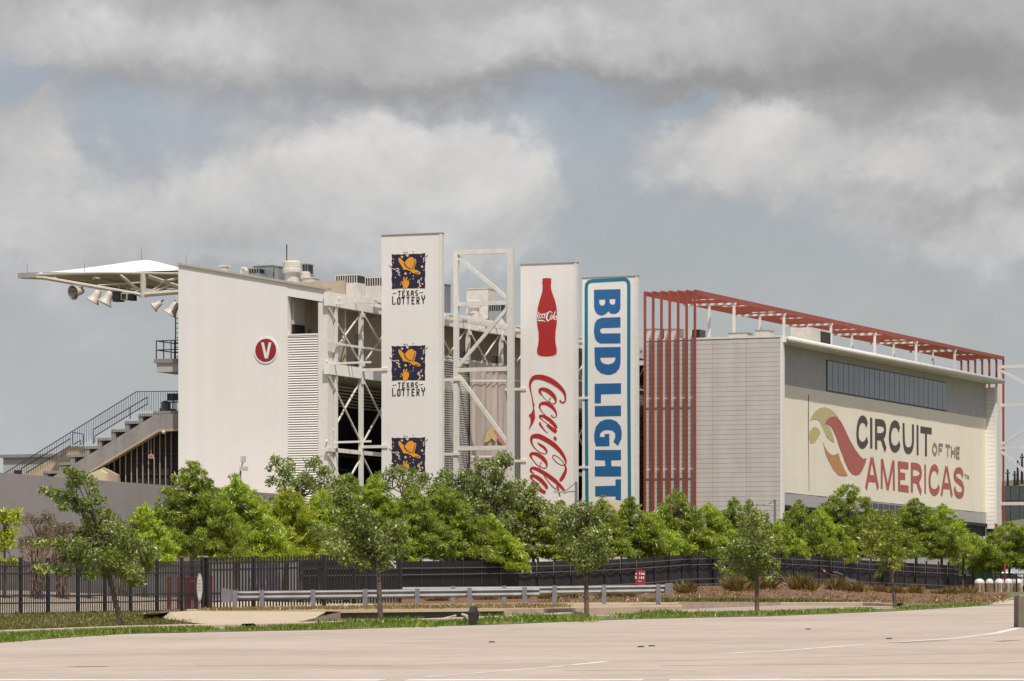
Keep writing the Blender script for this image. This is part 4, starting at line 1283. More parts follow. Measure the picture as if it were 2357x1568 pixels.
# ------------------------------------------------------------------ red pergola
PYn = HYn - .45
pxl = [1484, 1503, 1522, 1541, 1560.5, 1580, 1599]
pX = [PY(p, 670, PYn).x for p in pxl]
ZP = PY(1599, 667, PYn).z
PYf = PX(2309, 824, pX[-1]).y
pg = root('red_pergola', 'row of red steel frames rising past the grey block and over its roof', 'pergola', (pX[3], PYn, 3.0))
w = .15
post = boxmesh('front_post', w, w, ZP - 3.0, red)
beamr = boxmesh('beam', .19, PYf - PYn - w, .3, red)
for x in pX:
    piece('front_post', post, pg, (x, PYn, (ZP + 3.0) / 2))
    piece('beam', beamr, pg, (x, (PYn + PYf) / 2, ZP - .15))
    piece('rear_post', post, pg, (x, PYf, (ZP + 3.0) / 2))
for pa, pb in ((1689, 1634), (1804, 1749), (1912, 1858), (2013, 1961), (2108, 2058), (2197, 2149)):
    y = PX(pa, 720, pX[6]).y
    for x in (pX[6], pX[3]):
        piece('support_post', boxmesh('support_post', .17, .17, ZP - .3 - .17 - ZT + .3, whitem), pg, (x, y, (ZP - .3 - .17 + ZT - .3) / 2))
    piece('cross_beam', boxmesh('cross_beam', pX[6] - pX[0] + .3, .14, .15, whitem), pg, ((pX[0] + pX[6]) / 2, y, ZP - .3 - .085))
for k in range(12):
    y = PYn + (PYf - PYn) * (k + .5) / 12 + 1.2
    piece('purlin', boxmesh('purlin', pX[6] - pX[3], .08, .06, whitem), pg, ((pX[3] + pX[6]) / 2, y, ZP - .3 - .035))
for (yy) in (931, 1330 / 1.568 / 1.629 + 900 / 1.629):
    z = PY(1560, yy if yy > 900 else yy, PYn).z
for zz in (PY(1560, (900 + 928 / 1.568) / 1.629, PYn).z, PY(1560, (900 + 1345 / 1.568) / 1.629, PYn).z):
    piece('tie_rail', boxmesh('tie_rail', pX[6] - pX[0] + .1, .05, .06, whitem), pg, ((pX[0] + pX[6]) / 2, PYn + .13, zz))

# ------------------------------------------------------------------ roof plant
def fan(b, p, r, h):
    b.lathe([(r * .72, 0), (r * .72, h * .38), (r * 1.0, h * .45), (r * 1.0, h * .6), (r * .94, h * .62), (r * .94, h * .92), (r * .7, h), (0, h)], 18, org=p)


def roofz(x):
    return 21.45 + (GX - .15 - x) * (23.1 - 21.45) / (122.2 - 112.85)


def roof_unit(px0, px1, ytop, Y, label, style, name='roof_unit', cat='roof unit', mcol=None):
    a, c2 = PY(px0, ytop, Y), PY(px1, ytop, Y)
    x0, x1, zt_ = a.x, c2.x, (a.z + c2.z) / 2
    zb_ = min(roofz((x0 + x1) / 2) - .05, zt_ - .4)
    t = root(name, label, cat, ((x0 + x1) / 2, Y, zb_))
    d = max(.9, (x1 - x0) * .9)
    mm = mcol or hvac
    if style == 'box':
        MB().box(x0, x1, Y, Y + d, zb_ + .2, zt_).build('casing', mm, t)
        MB().box(x0 + .1, x1 - .1, Y + .1, Y + d - .1, zb_, zb_ + .2).build('curb', hvacw, t)
        MB().box(x0 - .04, x1 + .04, Y - .04, Y + d + .04, zt_, zt_ + .05).build('lid', mm, t)
    elif style == 'condenser':
        hh = zt_ - zb_
        MB().box(x0, x1, Y, Y + d, zb_ + .1, zt_ - hh * .34).build('casing', mm, t)
        MB().box(x0, x1, Y, Y + d, zt_ - .06, zt_).build('lid', mm, t)
        MB().box(x0 + .05, x1 - .05, Y + .06, Y + d - .05, zt_ - hh * .34, zt_ - .06).build('coil', blackm, t)
        n = max(4, int((x1 - x0) / .16))
        for i in range(n + 1):
            piece('grille_bar', boxmesh('grille_bar', .045, .05, hh * .34 - .06, mm), t, (x0 + .03 + (x1 - x0 - .06) * i / n, Y + .02, zt_ - hh * .17 - .03))
        b2 = MB(); b2.prism([(x1 - .1, Y - .01, zb_ + .1), (x1 + .35, Y - .01, zb_ + .1), (x1 - .1, Y - .01, zb_ + hh * .45)], (0, -.05, 0)); b2.build('brace', hvacw, t)
    elif style == 'fan':
        b2 = MB(); fan(b2, Vector(((x0 + x1) / 2, Y + d / 2, zb_ + .5)), (x1 - x0) / 2, zt_ - zb_ - .5); b2.build('fan_hood', mm, t, smooth=False)
        MB().box(x0 + .15, x1 - .1, Y + .2, Y + d, zb_, zb_ + .5).build('curb', hvacw, t)
    return t


YR = YV + 3.5
roof_unit(571, 596, 617, YR, 'dark louvred unit left of the grey-green roof box', 'condenser', mcol=hvac)
roof_unit(583, 629, 612.5, YR + 1.2, 'biggest grey-green box on the roof above the V sign', 'box')
roof_unit(631, 641, 614, YR + 1.0, 'narrow grey duct between the grey-green box and the mushroom fan', 'box', mcol=hvac)
fu = roof_unit(642, 684, 599, YR, 'large mushroom exhaust fan with an antenna on the roof', 'fan', 'exhaust_fan', 'exhaust fan', hvacw)
b = MB(); q = PY(659.5, 600, YR + .7); b.tube([q - Vector((0, 0, .3)), q + Vector((0, 0, 1.0))], .035, 6); b.build('antenna', blackm, fu)
roof_unit(684, 708, 607, YR + 1.6, 'small condenser behind the mushroom fan', 'condenser', mcol=hvac)
roof_unit(684, 706, 624, YR - .6, 'short pale exhaust fan right of the mushroom fan', 'fan', 'exhaust_fan', 'exhaust fan', hvacw)
roof_unit(702, 720, 640, YR - .4, 'low cream duct box near the roof corner', 'box', mcol=hvacw)
roof_unit(733, 762, 651, YR + 1.0, 'low dark grilled unit above the corner column', 'condenser', mcol=hvac)


def roof_unit_x(px0, px1, ytop, X, label, style, **k):
    Y = PX((px0 + px1) / 2, 680, X).y
    return roof_unit(px0, px1, ytop, Y, label, style, **k)


roof_unit_x(771, 821, 632, -116.0, 'grilled condenser left of its twin beside the lottery tower', 'condenser', mcol=hvacw)
roof_unit_x(823, 874, 638, -116.0, 'grilled condenser touching the left edge of the lottery tower', 'condenser', mcol=hvacw)
roof_unit_x(1014, 1024, 655, -115.5, 'slim dark flue at the right edge of the lottery tower', 'box', mcol=postm)
roof_unit_x(1073, 1123, 665, -116.5, 'pale square plant box seen through the bare truss', 'box', mcol=hvacw)
roof_unit_x(1066, 1100, 690, -115.2, 'low cream fan box in front of the square plant box', 'fan', name='exhaust_fan', cat='exhaust fan', mcol=hvacw)
roof_unit_x(1124, 1152, 699, -115.2, 'dark grilled condenser behind the bare truss diagonal', 'condenser', mcol=hvac)
# goose-neck and hood vents
q = PY(517, 622, YR - 1)
vt = root('vent_hood', 'small white vent hood standing alone on the roof edge', 'vent', q - Vector((0, 0, .6)))
MB().box(q.x - .2, q.x + .2, q.y - .2, q.y + .2, q.z - .6, q.z + .22).build('hood', hvacw, vt)
MB().box(q.x - .26, q.x + .26, q.y - .26, q.y + .26, q.z + .22, q.z + .29).build('cap', whitem, vt)
q = PY(563, 626, YR - 1)
b = MB(); b.tube([q + Vector((-.25, 0, -.7)), q + Vector((-.25, 0, .1)), q + Vector((-.15, 0, .22)), q + Vector((.05, 0, .2)), q + Vector((.12, 0, .05))], .11, 8)
o = b.build('gooseneck_vent', hvacw); tag(o, 'pale gooseneck vent pipe left of the dark louvred unit', 'vent')
for i, (px, yt, yb) in enumerate(((62, 608, 632), (194, 604, 626), (325, 572, 598), (428, 585, 612), (407, 612, 626))):
    q0, q1 = PY(px, yb, YV + 1.5), PY(px, yt, YV + 1.5)
    b = MB(); b.tube([q0, q1], [.022, .012], 5)
    o = b.build('lightning_rod', postm)
    tag(o, ['thin lightning rod at the canopy tip', 'thin lightning rod along the front canopy edge', 'thin lightning rod at the canopy peak', 'thin lightning rod at the end wall corner', 'thin rod beside the wall on the canopy edge'][i], 'lightning rod', 'lightning rods on the canopy and roof')
# plant on the right block roof
for i, (a, c2, yt, stl, lab) in enumerate(((1487, 1520, 757, 'box', 'pale roof box behind the leftmost red posts'), (1528, 1560, 757, 'box', 'pale roof box behind the middle red posts'),
                                           (1585, 1610, 759, 'condenser', 'dark roof unit beside the rightmost red post'), (1676, 1718, 766, 'box', 'low flat duct on the grey block roof edge'), (1738, 1768, 760, 'box', 'low duct box near the grey block corner'))):
    Yq = HYn + 2.0
    p, q = PY(a, yt, Yq), PY(c2, yt, Yq)
    t = root('roof_unit', lab, 'roof unit', ((p.x + q.x) / 2, Yq, ZT - .1))
    if stl == 'box':
        MB().box(p.x, q.x, Yq, Yq + 1.2, ZT - .1, p.z - .05).build('casing', hvacw, t)
        MB().box(p.x - .04, q.x + .04, Yq - .04, Yq + 1.24, p.z - .05, p.z).build('lid', hvac, t)
    else:
        MB().box(p.x, p.x + .25, Yq, Yq + 1.2, ZT - .1, p.z).build('casing', hvacw, t)
        MB().box(p.x + .25, q.x, Yq, Yq + 1.2, ZT - .1, p.z).build('grille', darkg, t)
p, q = PX(1886, 757, BX1 - 3), PX(1912, 757, BX1 - 3)
t = root('roof_unit', 'cream roof unit with a dark opening under the red beams', 'roof unit', (p.x, p.y, ZT - .1))
MB().box(p.x - 1.6, p.x, p.y - 1.8, q.y, ZT - .1, p.z).build('casing', hvacw, t)
MB().box(p.x, p.x + .04, p.y + .2, q.y - .2, ZT + .1, p.z - .15).build('opening', dark, t)

# ------------------------------------------------------------------ canopy over the stand
YC = YV + 1.6
cn = root('tensile_canopy', 'white tensile canopy on a steel truss reaching out from the end wall', 'canopy', (PY(410, 640, YC).x, YC, 21.5))
fl = PY(75, 629, YC); fr = PY(412, 622, YC)
YB = YC + 11
bl = Vector((fl.x + .4, YB, fl.z - .1)); brr = Vector((fr.x, YB, fr.z - .1))
pk = PY(329, 590, YC + 5.2)
N = 14
grid = []
for j in range(N + 1):
    row = []
    for i in range(N + 1):
        u, v = i / N, j / N
        sag = 4 * u * (1 - u)
        e = fl.lerp(fr, u).lerp(bl.lerp(brr, u), v)
        up = (pk.x - fl.x) / (fr.x - fl.x)
        du = (u - up) / (up if u < up else 1 - up); dv = (v - .47) / (.47 if v < .47 else .53)
        rr2 = min(1, max(abs(du), abs(dv)))
        h = (pk.z - fl.z) * (1 - rr2) ** 1.12
        row.append(Vector((e.x, e.y + (0.5 * sag * (1 - v) if v < .5 else 0), e.z + h)))
    grid.append(row)
b = MB(); b.loft(grid); b.build('membrane', membrane, cn, smooth=True)
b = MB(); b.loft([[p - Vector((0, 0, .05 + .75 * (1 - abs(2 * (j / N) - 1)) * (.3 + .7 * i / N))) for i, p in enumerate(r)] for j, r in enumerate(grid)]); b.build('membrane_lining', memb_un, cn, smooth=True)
tip = PY(50, 633, YC - .1)
b = MB(); b.tube([tip, PY(98, 632, YC - .1), PY(240, 628.5, YC - .1), PY(412, 630, YC - .1)], .08, 8); b.build('edge_pipe', speakm, cn)
b = MB(); b.tube([tip + Vector((0, 0, -.12)), PY(100, 639.5, YC - .1), PY(322, 678, YC - .1)], .12, 8); b.build('lower_chord', speakm, cn)
b = MB(); b.tube([PY(322, 679, YC - .1), PY(412, 672, YC - .1)], .15, 8); b.build('lower_chord', speakm, cn)
b = MB(); b.tube([PY(329, 630, YC - .1), PY(329, 684, YC - .1)], .19, 10); b.build('post', speakm, cn)
for p, q, r in (((276, 633), (322, 672), .1), ((340, 636), (412, 660), .13), ((345, 672), (378, 650), .07), ((338, 678), (395, 655), .09), ((350, 676), (412, 664), .07), ((300, 676), (330, 665), .06), ((225, 657), (330, 650), .06), ((370, 650), (412, 640), .1)):
    b = MB(); b.tube([PY(p[0], p[1], YC + .1), PY(q[0], q[1], YC + .4)], r, 7); b.build('strut', speakm, cn)
b = MB(); b.box(tip.x - .2, tip.x + 1.1, YC - .3, YC + .2, tip.z - .2, tip.z + .12); b.build('tip_bracket', signback, cn)
b = MB()
for k in range(60):
    p = PY(100 + k * 5.13, 626.5 + .06 * k, YC - .12)
    b.box(p.x - .025, p.x + .025, YC - .2, YC - .05, p.z - .04, p.z)
b.build('edge_clamps', blackm, cn, kind='stuff')
# side beams going back
for px in (120, 215):
    p = PY(px, 640, YC)
    b = MB(); b.tube([p, Vector((p.x + .3, YB, p.z - .05))], .1, 7); b.build('side_pipe', speakm, cn)


def floodlight(px, py, r, ax, label, top, group='floodlights under the canopy'):
    p = PY(px, py, YC - .1); ax = Vector(ax).normalized()
    t = root('floodlight', label, 'floodlight', p)
    h = r * 1.75
    b = MB(); b.lathe([(0, h * .55), (r * .42, h * .52), (r * .55, h * .25), (r * .6, 0), (r * .75, -h * .25), (r * 1.02, -h * .45), (r * 1.04, -h * .48), (r * .95, -h * .47)], 16, axis=-ax, org=p); b.build('housing', speakm, t, smooth=True)
    b = MB(); b.lathe([(r * .96, -h * .46), (r * .66, -h * .2), (r * .3, 0), (0, .05 * h)], 16, axis=-ax, org=p); b.build('reflector', lamp_in, t, smooth=True)
    q = PY(top[0], top[1], YC - .1)
    b = MB(); b.tube([q, p - ax * (h * .2)], .05, 6); b.build('bracket', postm, t)
    return t


floodlight(178, 671, .46, (-.35, -1, -.25), 'round floodlight facing out, nearest the canopy tip', (190, 660))
floodlight(219, 682, .46, (-.55, -.25, -1), 'first bell floodlight hanging from the lower chord', (225, 664))
floodlight(247, 686, .48, (-.5, -.25, -1), 'second bell floodlight hanging beside the black box', (253, 668))
floodlight(361, 702, .34, (-.9, -.5, -.7), 'small horn lamp hanging right of the canopy post', (376, 690))
floodlight(398, 711, .48, (-.6, -.25, -1), 'bell floodlight half hidden at the end wall edge', (402, 690))
for i, (px, py, w, h, m) in enumerate(((272, 683, .52, .62, blackm), (290, 683, .42, .42, speakm), (304, 685, .32, .38, blackm))):
    p = PY(px, py, YC - .1)
    t = root('speaker_box', ['black boxy speaker under the canopy chord', 'pale speaker box between two dark ones', 'small tilted black speaker near the canopy post'][i], 'speaker', p)
    MB().box(p.x - w / 2, p.x + w / 2, p.y - .3, p.y + .3, p.z - h / 2, p.z + h / 2).build('cabinet', m, t)
    MB().box(p.x - w / 2 + .05, p.x + w / 2 - .05, p.y - .33, p.y - .302, p.z - h / 2 + .05, p.z + h / 2 - .05).build('grille', darkg, t)
    MB().bar((p.x, p.y, p.z + h / 2), (p.x + .05, p.y, p.z + h / 2 + .35), .06).build('bracket', postm, t)

# balcony on the end wall edge
YQ = YV + 1.4
bal = root('camera_balcony', 'small grey balcony with black rails jutting out beside the end wall', 'balcony', PY(408, 858, YQ))
a0 = PY(357, 827, YQ); a1 = PY(412, 833, YQ); a2 = PY(362, 857, YQ)
MB().box(a0.x, a1.x, YQ - .2, YQ + 2.6, a1.z - .05, a0.z).build('slab', retw, bal)
MB().box(a2.x, a1.x, YQ - .1, YQ + 2.4, a2.z, a1.z - .052).build('beam', greyw, bal)
zr = PY(360, 785, YQ).z; zm = PY(360, 806, YQ).z; x0, x1 = PY(361, 800, YQ).x, a1.x
for z in (zr, zm):
    for yy in (YQ - .1, YQ + 2.4):
        MB().tube([(x0, yy, z), (x1, yy, z)], .035, 6).build('rail', blackm, bal)
    MB().tube([(x0, YQ - .1, z), (x0, YQ + 2.4, z)], .035, 6).build('rail', blackm, bal)
for px in (361, 378, 386, 395, 403):
    x = PY(px, 800, YQ).x
    MB().tube([(x, YQ - .1 if px != 386 else YQ + 2.4, a0.z), (x, YQ - .1 if px != 386 else YQ + 2.4, zr)], .035, 6).build('post', blackm, bal)
ld = root('wall_ladder', 'thin black ladder rising from the balcony along the end wall', 'ladder', PY(404, 827, YQ))
q0, q1 = PY(403.5, 827, YQ + .3), PY(403.5, 728, YQ + .3)
for dx in (0, .45):
    MB().tube([q0 + Vector((dx, 0, 0)), q1 + Vector((dx, 0, 0))], .035, 6).build('rail', blackm, ld)
for k in range(9):
    z = q0.z + (q1.z - q0.z) * (k + .5) / 9
    MB().tube([(q0.x, q0.y, z), (q0.x + .45, q0.y, z)], .025, 5).build('rung', blackm, ld)

# ------------------------------------------------------------------ seating stair
YS = YV + 1.2
zst = zc(0, 1440, 3.367)
sp_ = lambda x, y, Y=YS: PY(*zst(x, y), Y)
st = root('grandstand_stair', 'grey stepped seating flight with black railing climbing to the end wall', 'staircase', sp_(1300, 1200))
b = MB(); b.prism([sp_(300, 1390), sp_(800, 1310), sp_(1140, 1108), sp_(2010, 583), sp_(2260, 573), sp_(2260, 372), sp_(1960, 385), sp_(700, 1150)], (0, .4, 0)); b.build('stringer', mat('stringer_grey', (.30, .28, .26), .9, var=.08, streak=.15), st)
b = MB(); b.bar(sp_(1140, 1112) + Vector((0, .15, 0)), sp_(2010, 588) + Vector((0, .15, 0)), .5, .13); b.bar(sp_(2010, 588) + Vector((0, .15, 0)), sp_(2260, 578) + Vector((0, .15, 0)), .5, .13); b.build('stringer_edge', kerbm, st)
stp = [(545, 750, 1098), (740, 925, 992), (885, 1085, 890), (1075, 1245, 786), (1225, 1425, 682), (1400, 1605, 573), (1575, 1765, 470), (1745, 1955, 376), (1940, 2260, 345)]
for (xa, xb, y) in stp:
    p, q = sp_(xa, y, YS + .5), sp_(xb, y, YS + .5)
    MB().box(p.x, q.x, YS + .45, YS + 7, p.z - .17, p.z).build('tread', mat('tread_grey', (.33, .31, .29), .9, var=.1), st)
    MB().box(p.x, p.x + .3, YS + .5, YS + 7, p.z - .72, p.z - .172).build('riser', mat('tread_grey', (.33, .31, .29), .9, var=.1), st)
    h = .22
    MB().box(q.x - .75, q.x - .02, YS + 1.8, YS + 3.4, p.z, p.z + .2).build('half_step', mat('step_tan', (.36, .32, .28), .9), st)
    MB().box(q.x - .38, q.x - .02, YS + 1.8, YS + 3.4, p.z + .2, p.z + .4).build('half_step', mat('step_tan', (.36, .32, .28), .9), st)
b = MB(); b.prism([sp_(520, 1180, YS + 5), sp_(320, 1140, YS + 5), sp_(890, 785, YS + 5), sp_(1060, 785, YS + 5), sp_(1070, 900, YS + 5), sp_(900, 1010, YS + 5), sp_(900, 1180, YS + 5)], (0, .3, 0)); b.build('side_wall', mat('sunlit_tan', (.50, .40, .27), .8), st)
RAILP = [(20, 1148), (80, 1111), (1720, 97), (2260, 90)]
b = MB(); pts = [sp_(*p) for p in RAILP]
b.tube(pts, .03, 6); b.build('top_rail', mat('dark_grey_rail', (.055, .055, .058), .5), st)
nb = 74
for i in range(nb):
    x = 100 + i * 29.2
    y0 = interp(RAILP, x); y1 = min(y0 + 245, 1250)
    p, q = sp_(x, y0), sp_(x, y1)
    piece('baluster', boxmesh('baluster', .022, .022, 1.0, mat('dark_grey_rail', (.055, .055, .058), .5)), st, (p.x, YS - .02, (p.z + q.z) / 2)).scale = (1, 1, p.z - q.z)
for pts in ([(1175, 575), (1860, 165), (1860, 250), (1195, 660), (1195, 740)], [(1175, 575), (1175, 760)], [(1640, 290), (1640, 440)], [(265, 1120), (265, 1070), (885, 690), (885, 780), (330, 1122)], [(915, 610), (1050, 635), (1050, 780)], [(915, 610), (915, 760)], [(925, 765), (1015, 710), (1015, 770)]):
    b = MB(); b.tube([sp_(x, y, YS + 1.9) for x, y in pts], .032, 6); b.build('handrail', blackm, st)
# dark enclosure with slim mullions under the flight
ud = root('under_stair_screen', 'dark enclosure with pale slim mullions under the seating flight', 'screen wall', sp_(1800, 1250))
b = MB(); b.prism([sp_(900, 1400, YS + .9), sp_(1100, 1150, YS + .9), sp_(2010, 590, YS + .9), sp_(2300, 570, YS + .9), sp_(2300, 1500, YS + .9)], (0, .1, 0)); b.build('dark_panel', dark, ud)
for k in range(13):
    x = 1296 + k * 72
    yt = interp([(1140, 1110), (2010, 590), (2300, 580)], x)
    p, q = sp_(x, yt + 12, YS + .6), sp_(x, 1330, YS + .6)
    b = MB(); b.tube([q, p], .035, 5); b.build('mullion', mat('pale_mullion', (.40, .33, .27), .6), ud)
for k in range(3):
    b = MB(); b.bar(sp_(1500, 1140 - k * 130, YS + .84), sp_(2280, 1140 - k * 130, YS + .84), .06, .08); b.build('transom', mat('dim_transom', (.045, .04, .038), .8), ud)
hs = root('hanging_sign', 'small pale sign hanging in front of the dark mullions', 'sign', sp_(1905, 915, YS + .3))
b = MB(); b.prism([sp_(1872, 940, YS + .3), sp_(1938, 940, YS + .3), sp_(1938, 897, YS + .3), sp_(1905, 884, YS + .3), sp_(1872, 897, YS + .3)], (0, .03, 0)); b.build('plate', mat('pale_pink_sign', (.62, .5, .44), .6), hs)
b = MB(); b.tube([sp_(1905, 886, YS + .31), sp_(1905, 680, YS + .31)], .02, 5); b.build('rod', mat('pale_mullion', (.40, .33, .27), .6), hs)
b = MB(); p = sp_(1905, 915, YS + .29); b.box(p.x - .14, p.x + .14, p.y - .005, p.y, p.z - .07, p.z + .09); b.build('symbol', coral, hs)
wd = root('concrete_upstand', 'cream concrete upstand with a sloped top below the stair', 'upstand', sp_(1250, 1205, YS - .4))
b = MB(); b.prism([sp_(1100, 1330, YS - .4), sp_(1110, 1140, YS - .4), sp_(1250, 1078, YS - .4), sp_(1340, 1130, YS - .4), sp_(1340, 1330, YS - .4)], (0, .3, 0)); b.build('front', cream, wd)
b = MB(); b.prism([sp_(1342, 1330, YS - .1), sp_(1342, 1128, YS - .1), sp_(1262, 1072, YS - .1), sp_(1300, 1050, YS - .1), sp_(1480, 1150, YS - .1), sp_(1480, 1330, YS - .1)], (0, .3, 0)); b.build('sloped_side', kerbm, wd)
p = sp_(2062, 606, YS - .1)
b = MB(); b.lathe([(0, .1), (.1, .08), (.13, 0), (.1, -.1), (0, -.13)], 10, org=p); o = b.build('wall_lamp', mat('lamp_cream', (.65, .5, .38), .5)); tag(o, 'small round cream lamp under the top of the seating flight', 'lamp')
for i, (x, lab) in enumerate(((2130, 'black folding chair left of its twin on the top landing'), (2195, 'black folding chair against the end wall on the top landing'))):
    p = sp_(x, 322, YS + 1.5)
    t = root('folding_chair', lab, 'chair', p, 'black chairs on the top landing')
    MB().box(p.x - .24, p.x + .24, p.y - .22, p.y + .22, p.z + .42, p.z + .48).build('seat', blackm, t)
    MB().box(p.x - .24, p.x + .24, p.y + .2, p.y + .26, p.z + .55, p.z + 1.0).build('backrest', blackm, t)
    for sx in (-.22, .22):
        for sy in (-.2, .22):
            MB().bar((p.x + sx, p.y + sy, p.z), (p.x + sx, p.y + sy, p.z + (.42 if sy < 0 else .98)), .035).build('leg', blackm, t)
p = sp_(2068, 280, YS + 1.4)
t = root('equipment_case', 'grey equipment case standing beside the black chairs', 'case', p)
MB().box(p.x - .2, p.x + .16, p.y, p.y + .4, p.z - .5, p.z + .28).build('body', postm, t)
MB().box(p.x - .1, p.x + .06, p.y + .1, p.y + .3, p.z + .28, p.z + .34).build('handle', blackm, t)

# ------------------------------------------------------------------ retaining wall, podium, distant buildings
RX = -88.0
wy0_, wy1_ = PX(-120, 1090, RX).y, PX(690, 1090, RX).y
rwz = PX(0, 1088, RX).z
rw = root('retaining_wall', 'long plain grey retaining wall behind the black fence', 'retaining wall', (RX, wy0_, 1.0))
sgl = (wy1_ - wy0_) / 5
for k in range(5):
    b = MB(); b.box(RX - .5, RX, wy0_ + sgl * k + .012, wy0_ + sgl * (k + 1) - .012, .5, rwz - .002 * k); b.build('wall_panel', retw, rw)
MB().box(RX - .45, RX - .06, wy0_, wy1_, .4, rwz - .05).build('wall_core', gapm, rw)
b = MB(); b.box(-135, RX - .52, wy0_, wy1_ - .2, 1.0, rwz - .35); struct(b.build('terrace', gravel))
b = MB(); b.box(-136, -111.2, 232, 236.5, 2.0, rwz + .8); struct(b.build('concourse', gravel))
p, q = PD(7, 1054, 420), PD(70, 1090, 420)
fb = root('far_building', 'low pale grey flat roofed building far beyond the stair', 'building', p)
MB().box(p.x, p.x + 6, p.y, p.y + 12, 2, p.z).build('wall', greyw, fb)
MB().box(p.x - .3, p.x + 6.3, p.y - .3, p.y + 12, p.z, p.z + .3).build('roof', retw, fb)
MB().box(p.x + 1.2, p.x + 2.0, p.y - .06, p.y, p.z - 2.6, p.z - 1.2).build('window', darkg, fb)
# grassy rise and dark stand far right
hill = []
for j in range(5):
    hill.append([PD(px, 1104 + 8 * math.sin(px * .02) + j * 30 if j else 1106 + 3 * math.sin(px * .05), 700 - j * 60) for px in range(2180, 5200, 40)])
struct(MB().loft(hill).build('hill', mat('hill_grass', (.13, .13, .05), .95, var=.3, scale=.05)))
p = PD(2312, 1118, 520)
fs = root('far_stand', 'dark distant stand on a slope past the block end', 'grandstand', p)
for k, (ya, yb2) in enumerate(((1118, 1152), (1163, 1197))):
    for j in range(4):
        a = PD(2306 + 20 * j, ya, 520); c2 = PD(2306 + 20 * j + 19, yb2, 520)
        b = MB(); b.prism([a, Vector((c2.x, c2.y, a.z)), c2, Vector((a.x, a.y, c2.z))], FW * 4); b.build('seating_panel', mat('distant_dark', (.06, .065, .07), .8, var=.2), fs)
b = MB(); a, c2 = PD(2300, 1198, 519), PD(2400, 1300, 519)
b.prism([a, Vector((c2.x, c2.y, a.z)), c2, Vector((a.x, a.y, c2.z))], FW * 4); b.build('base', mat('distant_olive', (.12, .11, .07), .9), fs)
for i, (px, yt, yb2) in enumerate(((2352, 1044, 1092), (2342, 1060, 1095), (2319, 1080, 1106), (2335, 1084, 1106))):
    b = MB(); b.tube([PD(px, yb2 + 22, 600), PD(px, yt, 600)], [.22, .12], 6); b.tube([PD(px - 5, yt + 8, 600), PD(px + 5, yt + 8, 600)], .14, 5)
    o = b.build('utility_pole', blackm)
    tag(o, ['tallest distant dark pole past the block end', 'distant pole with a lamp box past the block end', 'shortest distant pole on the hill left of others', 'distant pole on the hill between two others'][i], 'pole', 'distant poles on the hill')

# ------------------------------------------------------------------ fences
FENCE_X = PD(47, 1412, 152).x
f_px = [-16, 47, 110, 179, 241, 300, 361, 418, 464]
def f_depth(px):
    return 152.0 * 5394 / (5441 - px)
def f_base(px):
    return interp([(-40, 1417), (47, 1415), (180, 1413.5), (300, 1411), (464, 1404)], px)
H_F = 1.93
fn = root('picket_fence', 'black steel picket fence in front of the grey wall, left of the gate', 'fence', PD(47, f_base(47), 152))
P = []
for px in f_px:
    D = f_depth(px); P.append(PD(px, f_base(px), D))
pst = boxmesh('post', .10, .10, H_F + .12, blackm)
cap = boxmesh('post_cap', .13, .13, .04, postm)
pick = boxmesh('picket', .032, .032, H_F - .1, blackm)
for i, p in enumerate(P):
    piece('post', pst, fn, p + Vector((0, 0, H_F / 2)))
    piece('post_cap', cap, fn, p + Vector((0, 0, H_F + .08)))
for a, c2 in zip(P[:-1], P[1:]):
    for fr_ in (.13, .26, .66, .79):
        z = H_F * (1 - fr_)
        MB().bar(a + Vector((.03, 0, z)), c2 + Vector((.03, 0, z)), .045, .05).build('rail', blackm, fn)
    n = 15
    for k in range(1, n):
        piece('picket', pick, fn, a.lerp(c2, k / n) + Vector((0, 0, H_F / 2 - .02)))


def gate(label, px0, px1, n, D0f, ytop, ybot):
    a = PD(px0, interp(ybot, px0), D0f(px0)); c2 = PD(px1, interp(ybot, px1), D0f(px1))
    h0 = (interp(ybot, px0) - interp(ytop, px0)) * D0f(px0) / F; h1 = (interp(ybot, px1) - interp(ytop, px1)) * D0f(px1) / F
    t = root('picket_gate', label, 'gate', a, 'black sliding gate leaves')
    for p, h in ((a, h0), (c2, h1)):
        piece('end_post', boxmesh('end_post', .1, .1, h, blackm), t, p + Vector((0, 0, h / 2)))
    for fr_ in (.11, .24, .69, .84):
        MB().bar(a + Vector((0, 0, h0 * (1 - fr_))), c2 + Vector((0, 0, h1 * (1 - fr_))), .05, .07).build('rail', blackm, t)
    for k in range(1, n):
        h = h0 + (h1 - h0) * k / n
        piece('picket', boxmesh('picket', .05, .05, round(h - .06, 2), blackm), t, a.lerp(c2, k / n) + Vector((0, 0, h / 2 + .03)))
    mpost = a.lerp(c2, .38)
    piece('middle_post', boxmesh('middle_post', .1, .1, (h0 + h1) / 2 - .1, blackm), t, mpost + Vector((0, 0, (h0 + h1) / 4)))
    return t


gtop = [(470, 1284), (745, 1277), (920, 1286)]; gbot = [(470, 1404), (745, 1395), (920, 1389)]
gate('left leaf of the black picket gate, behind the guardrail start', 478, 744, 38, f_depth, gtop, gbot)
gate('right leaf of the black picket gate, carrying a white notice', 747, 920, 25, f_depth, gtop, gbot)
# post pair at the gate
gp = root('gate_post', 'pale capped steel gate post where fence meets gate', 'post', PD(468, 1405, 165.2))
MB().box(*[v for p in [PD(468, 1405, 165.2)] for v in (p.x - .09, p.x + .09, p.y - .09, p.y + .09)], PD(468, 1405, 165.2).z, PD(468, 1284, 165.2).z).build('shaft', blackm, gp)
p = PD(468, 1283, 165.2); MB().box(p.x - .2, p.x + .14, p.y - .12, p.y + .12, p.z, p.z + .06).build('cap', signback, gp)
p0, p1 = PD(476, 1395, 165.8), PD(476, 1292, 165.8)
MB().box(p0.x - .1, p0.x + .1, p0.y - .06, p0.y + .06, p0.z, p1.z).build('back_plate', signback, gp)
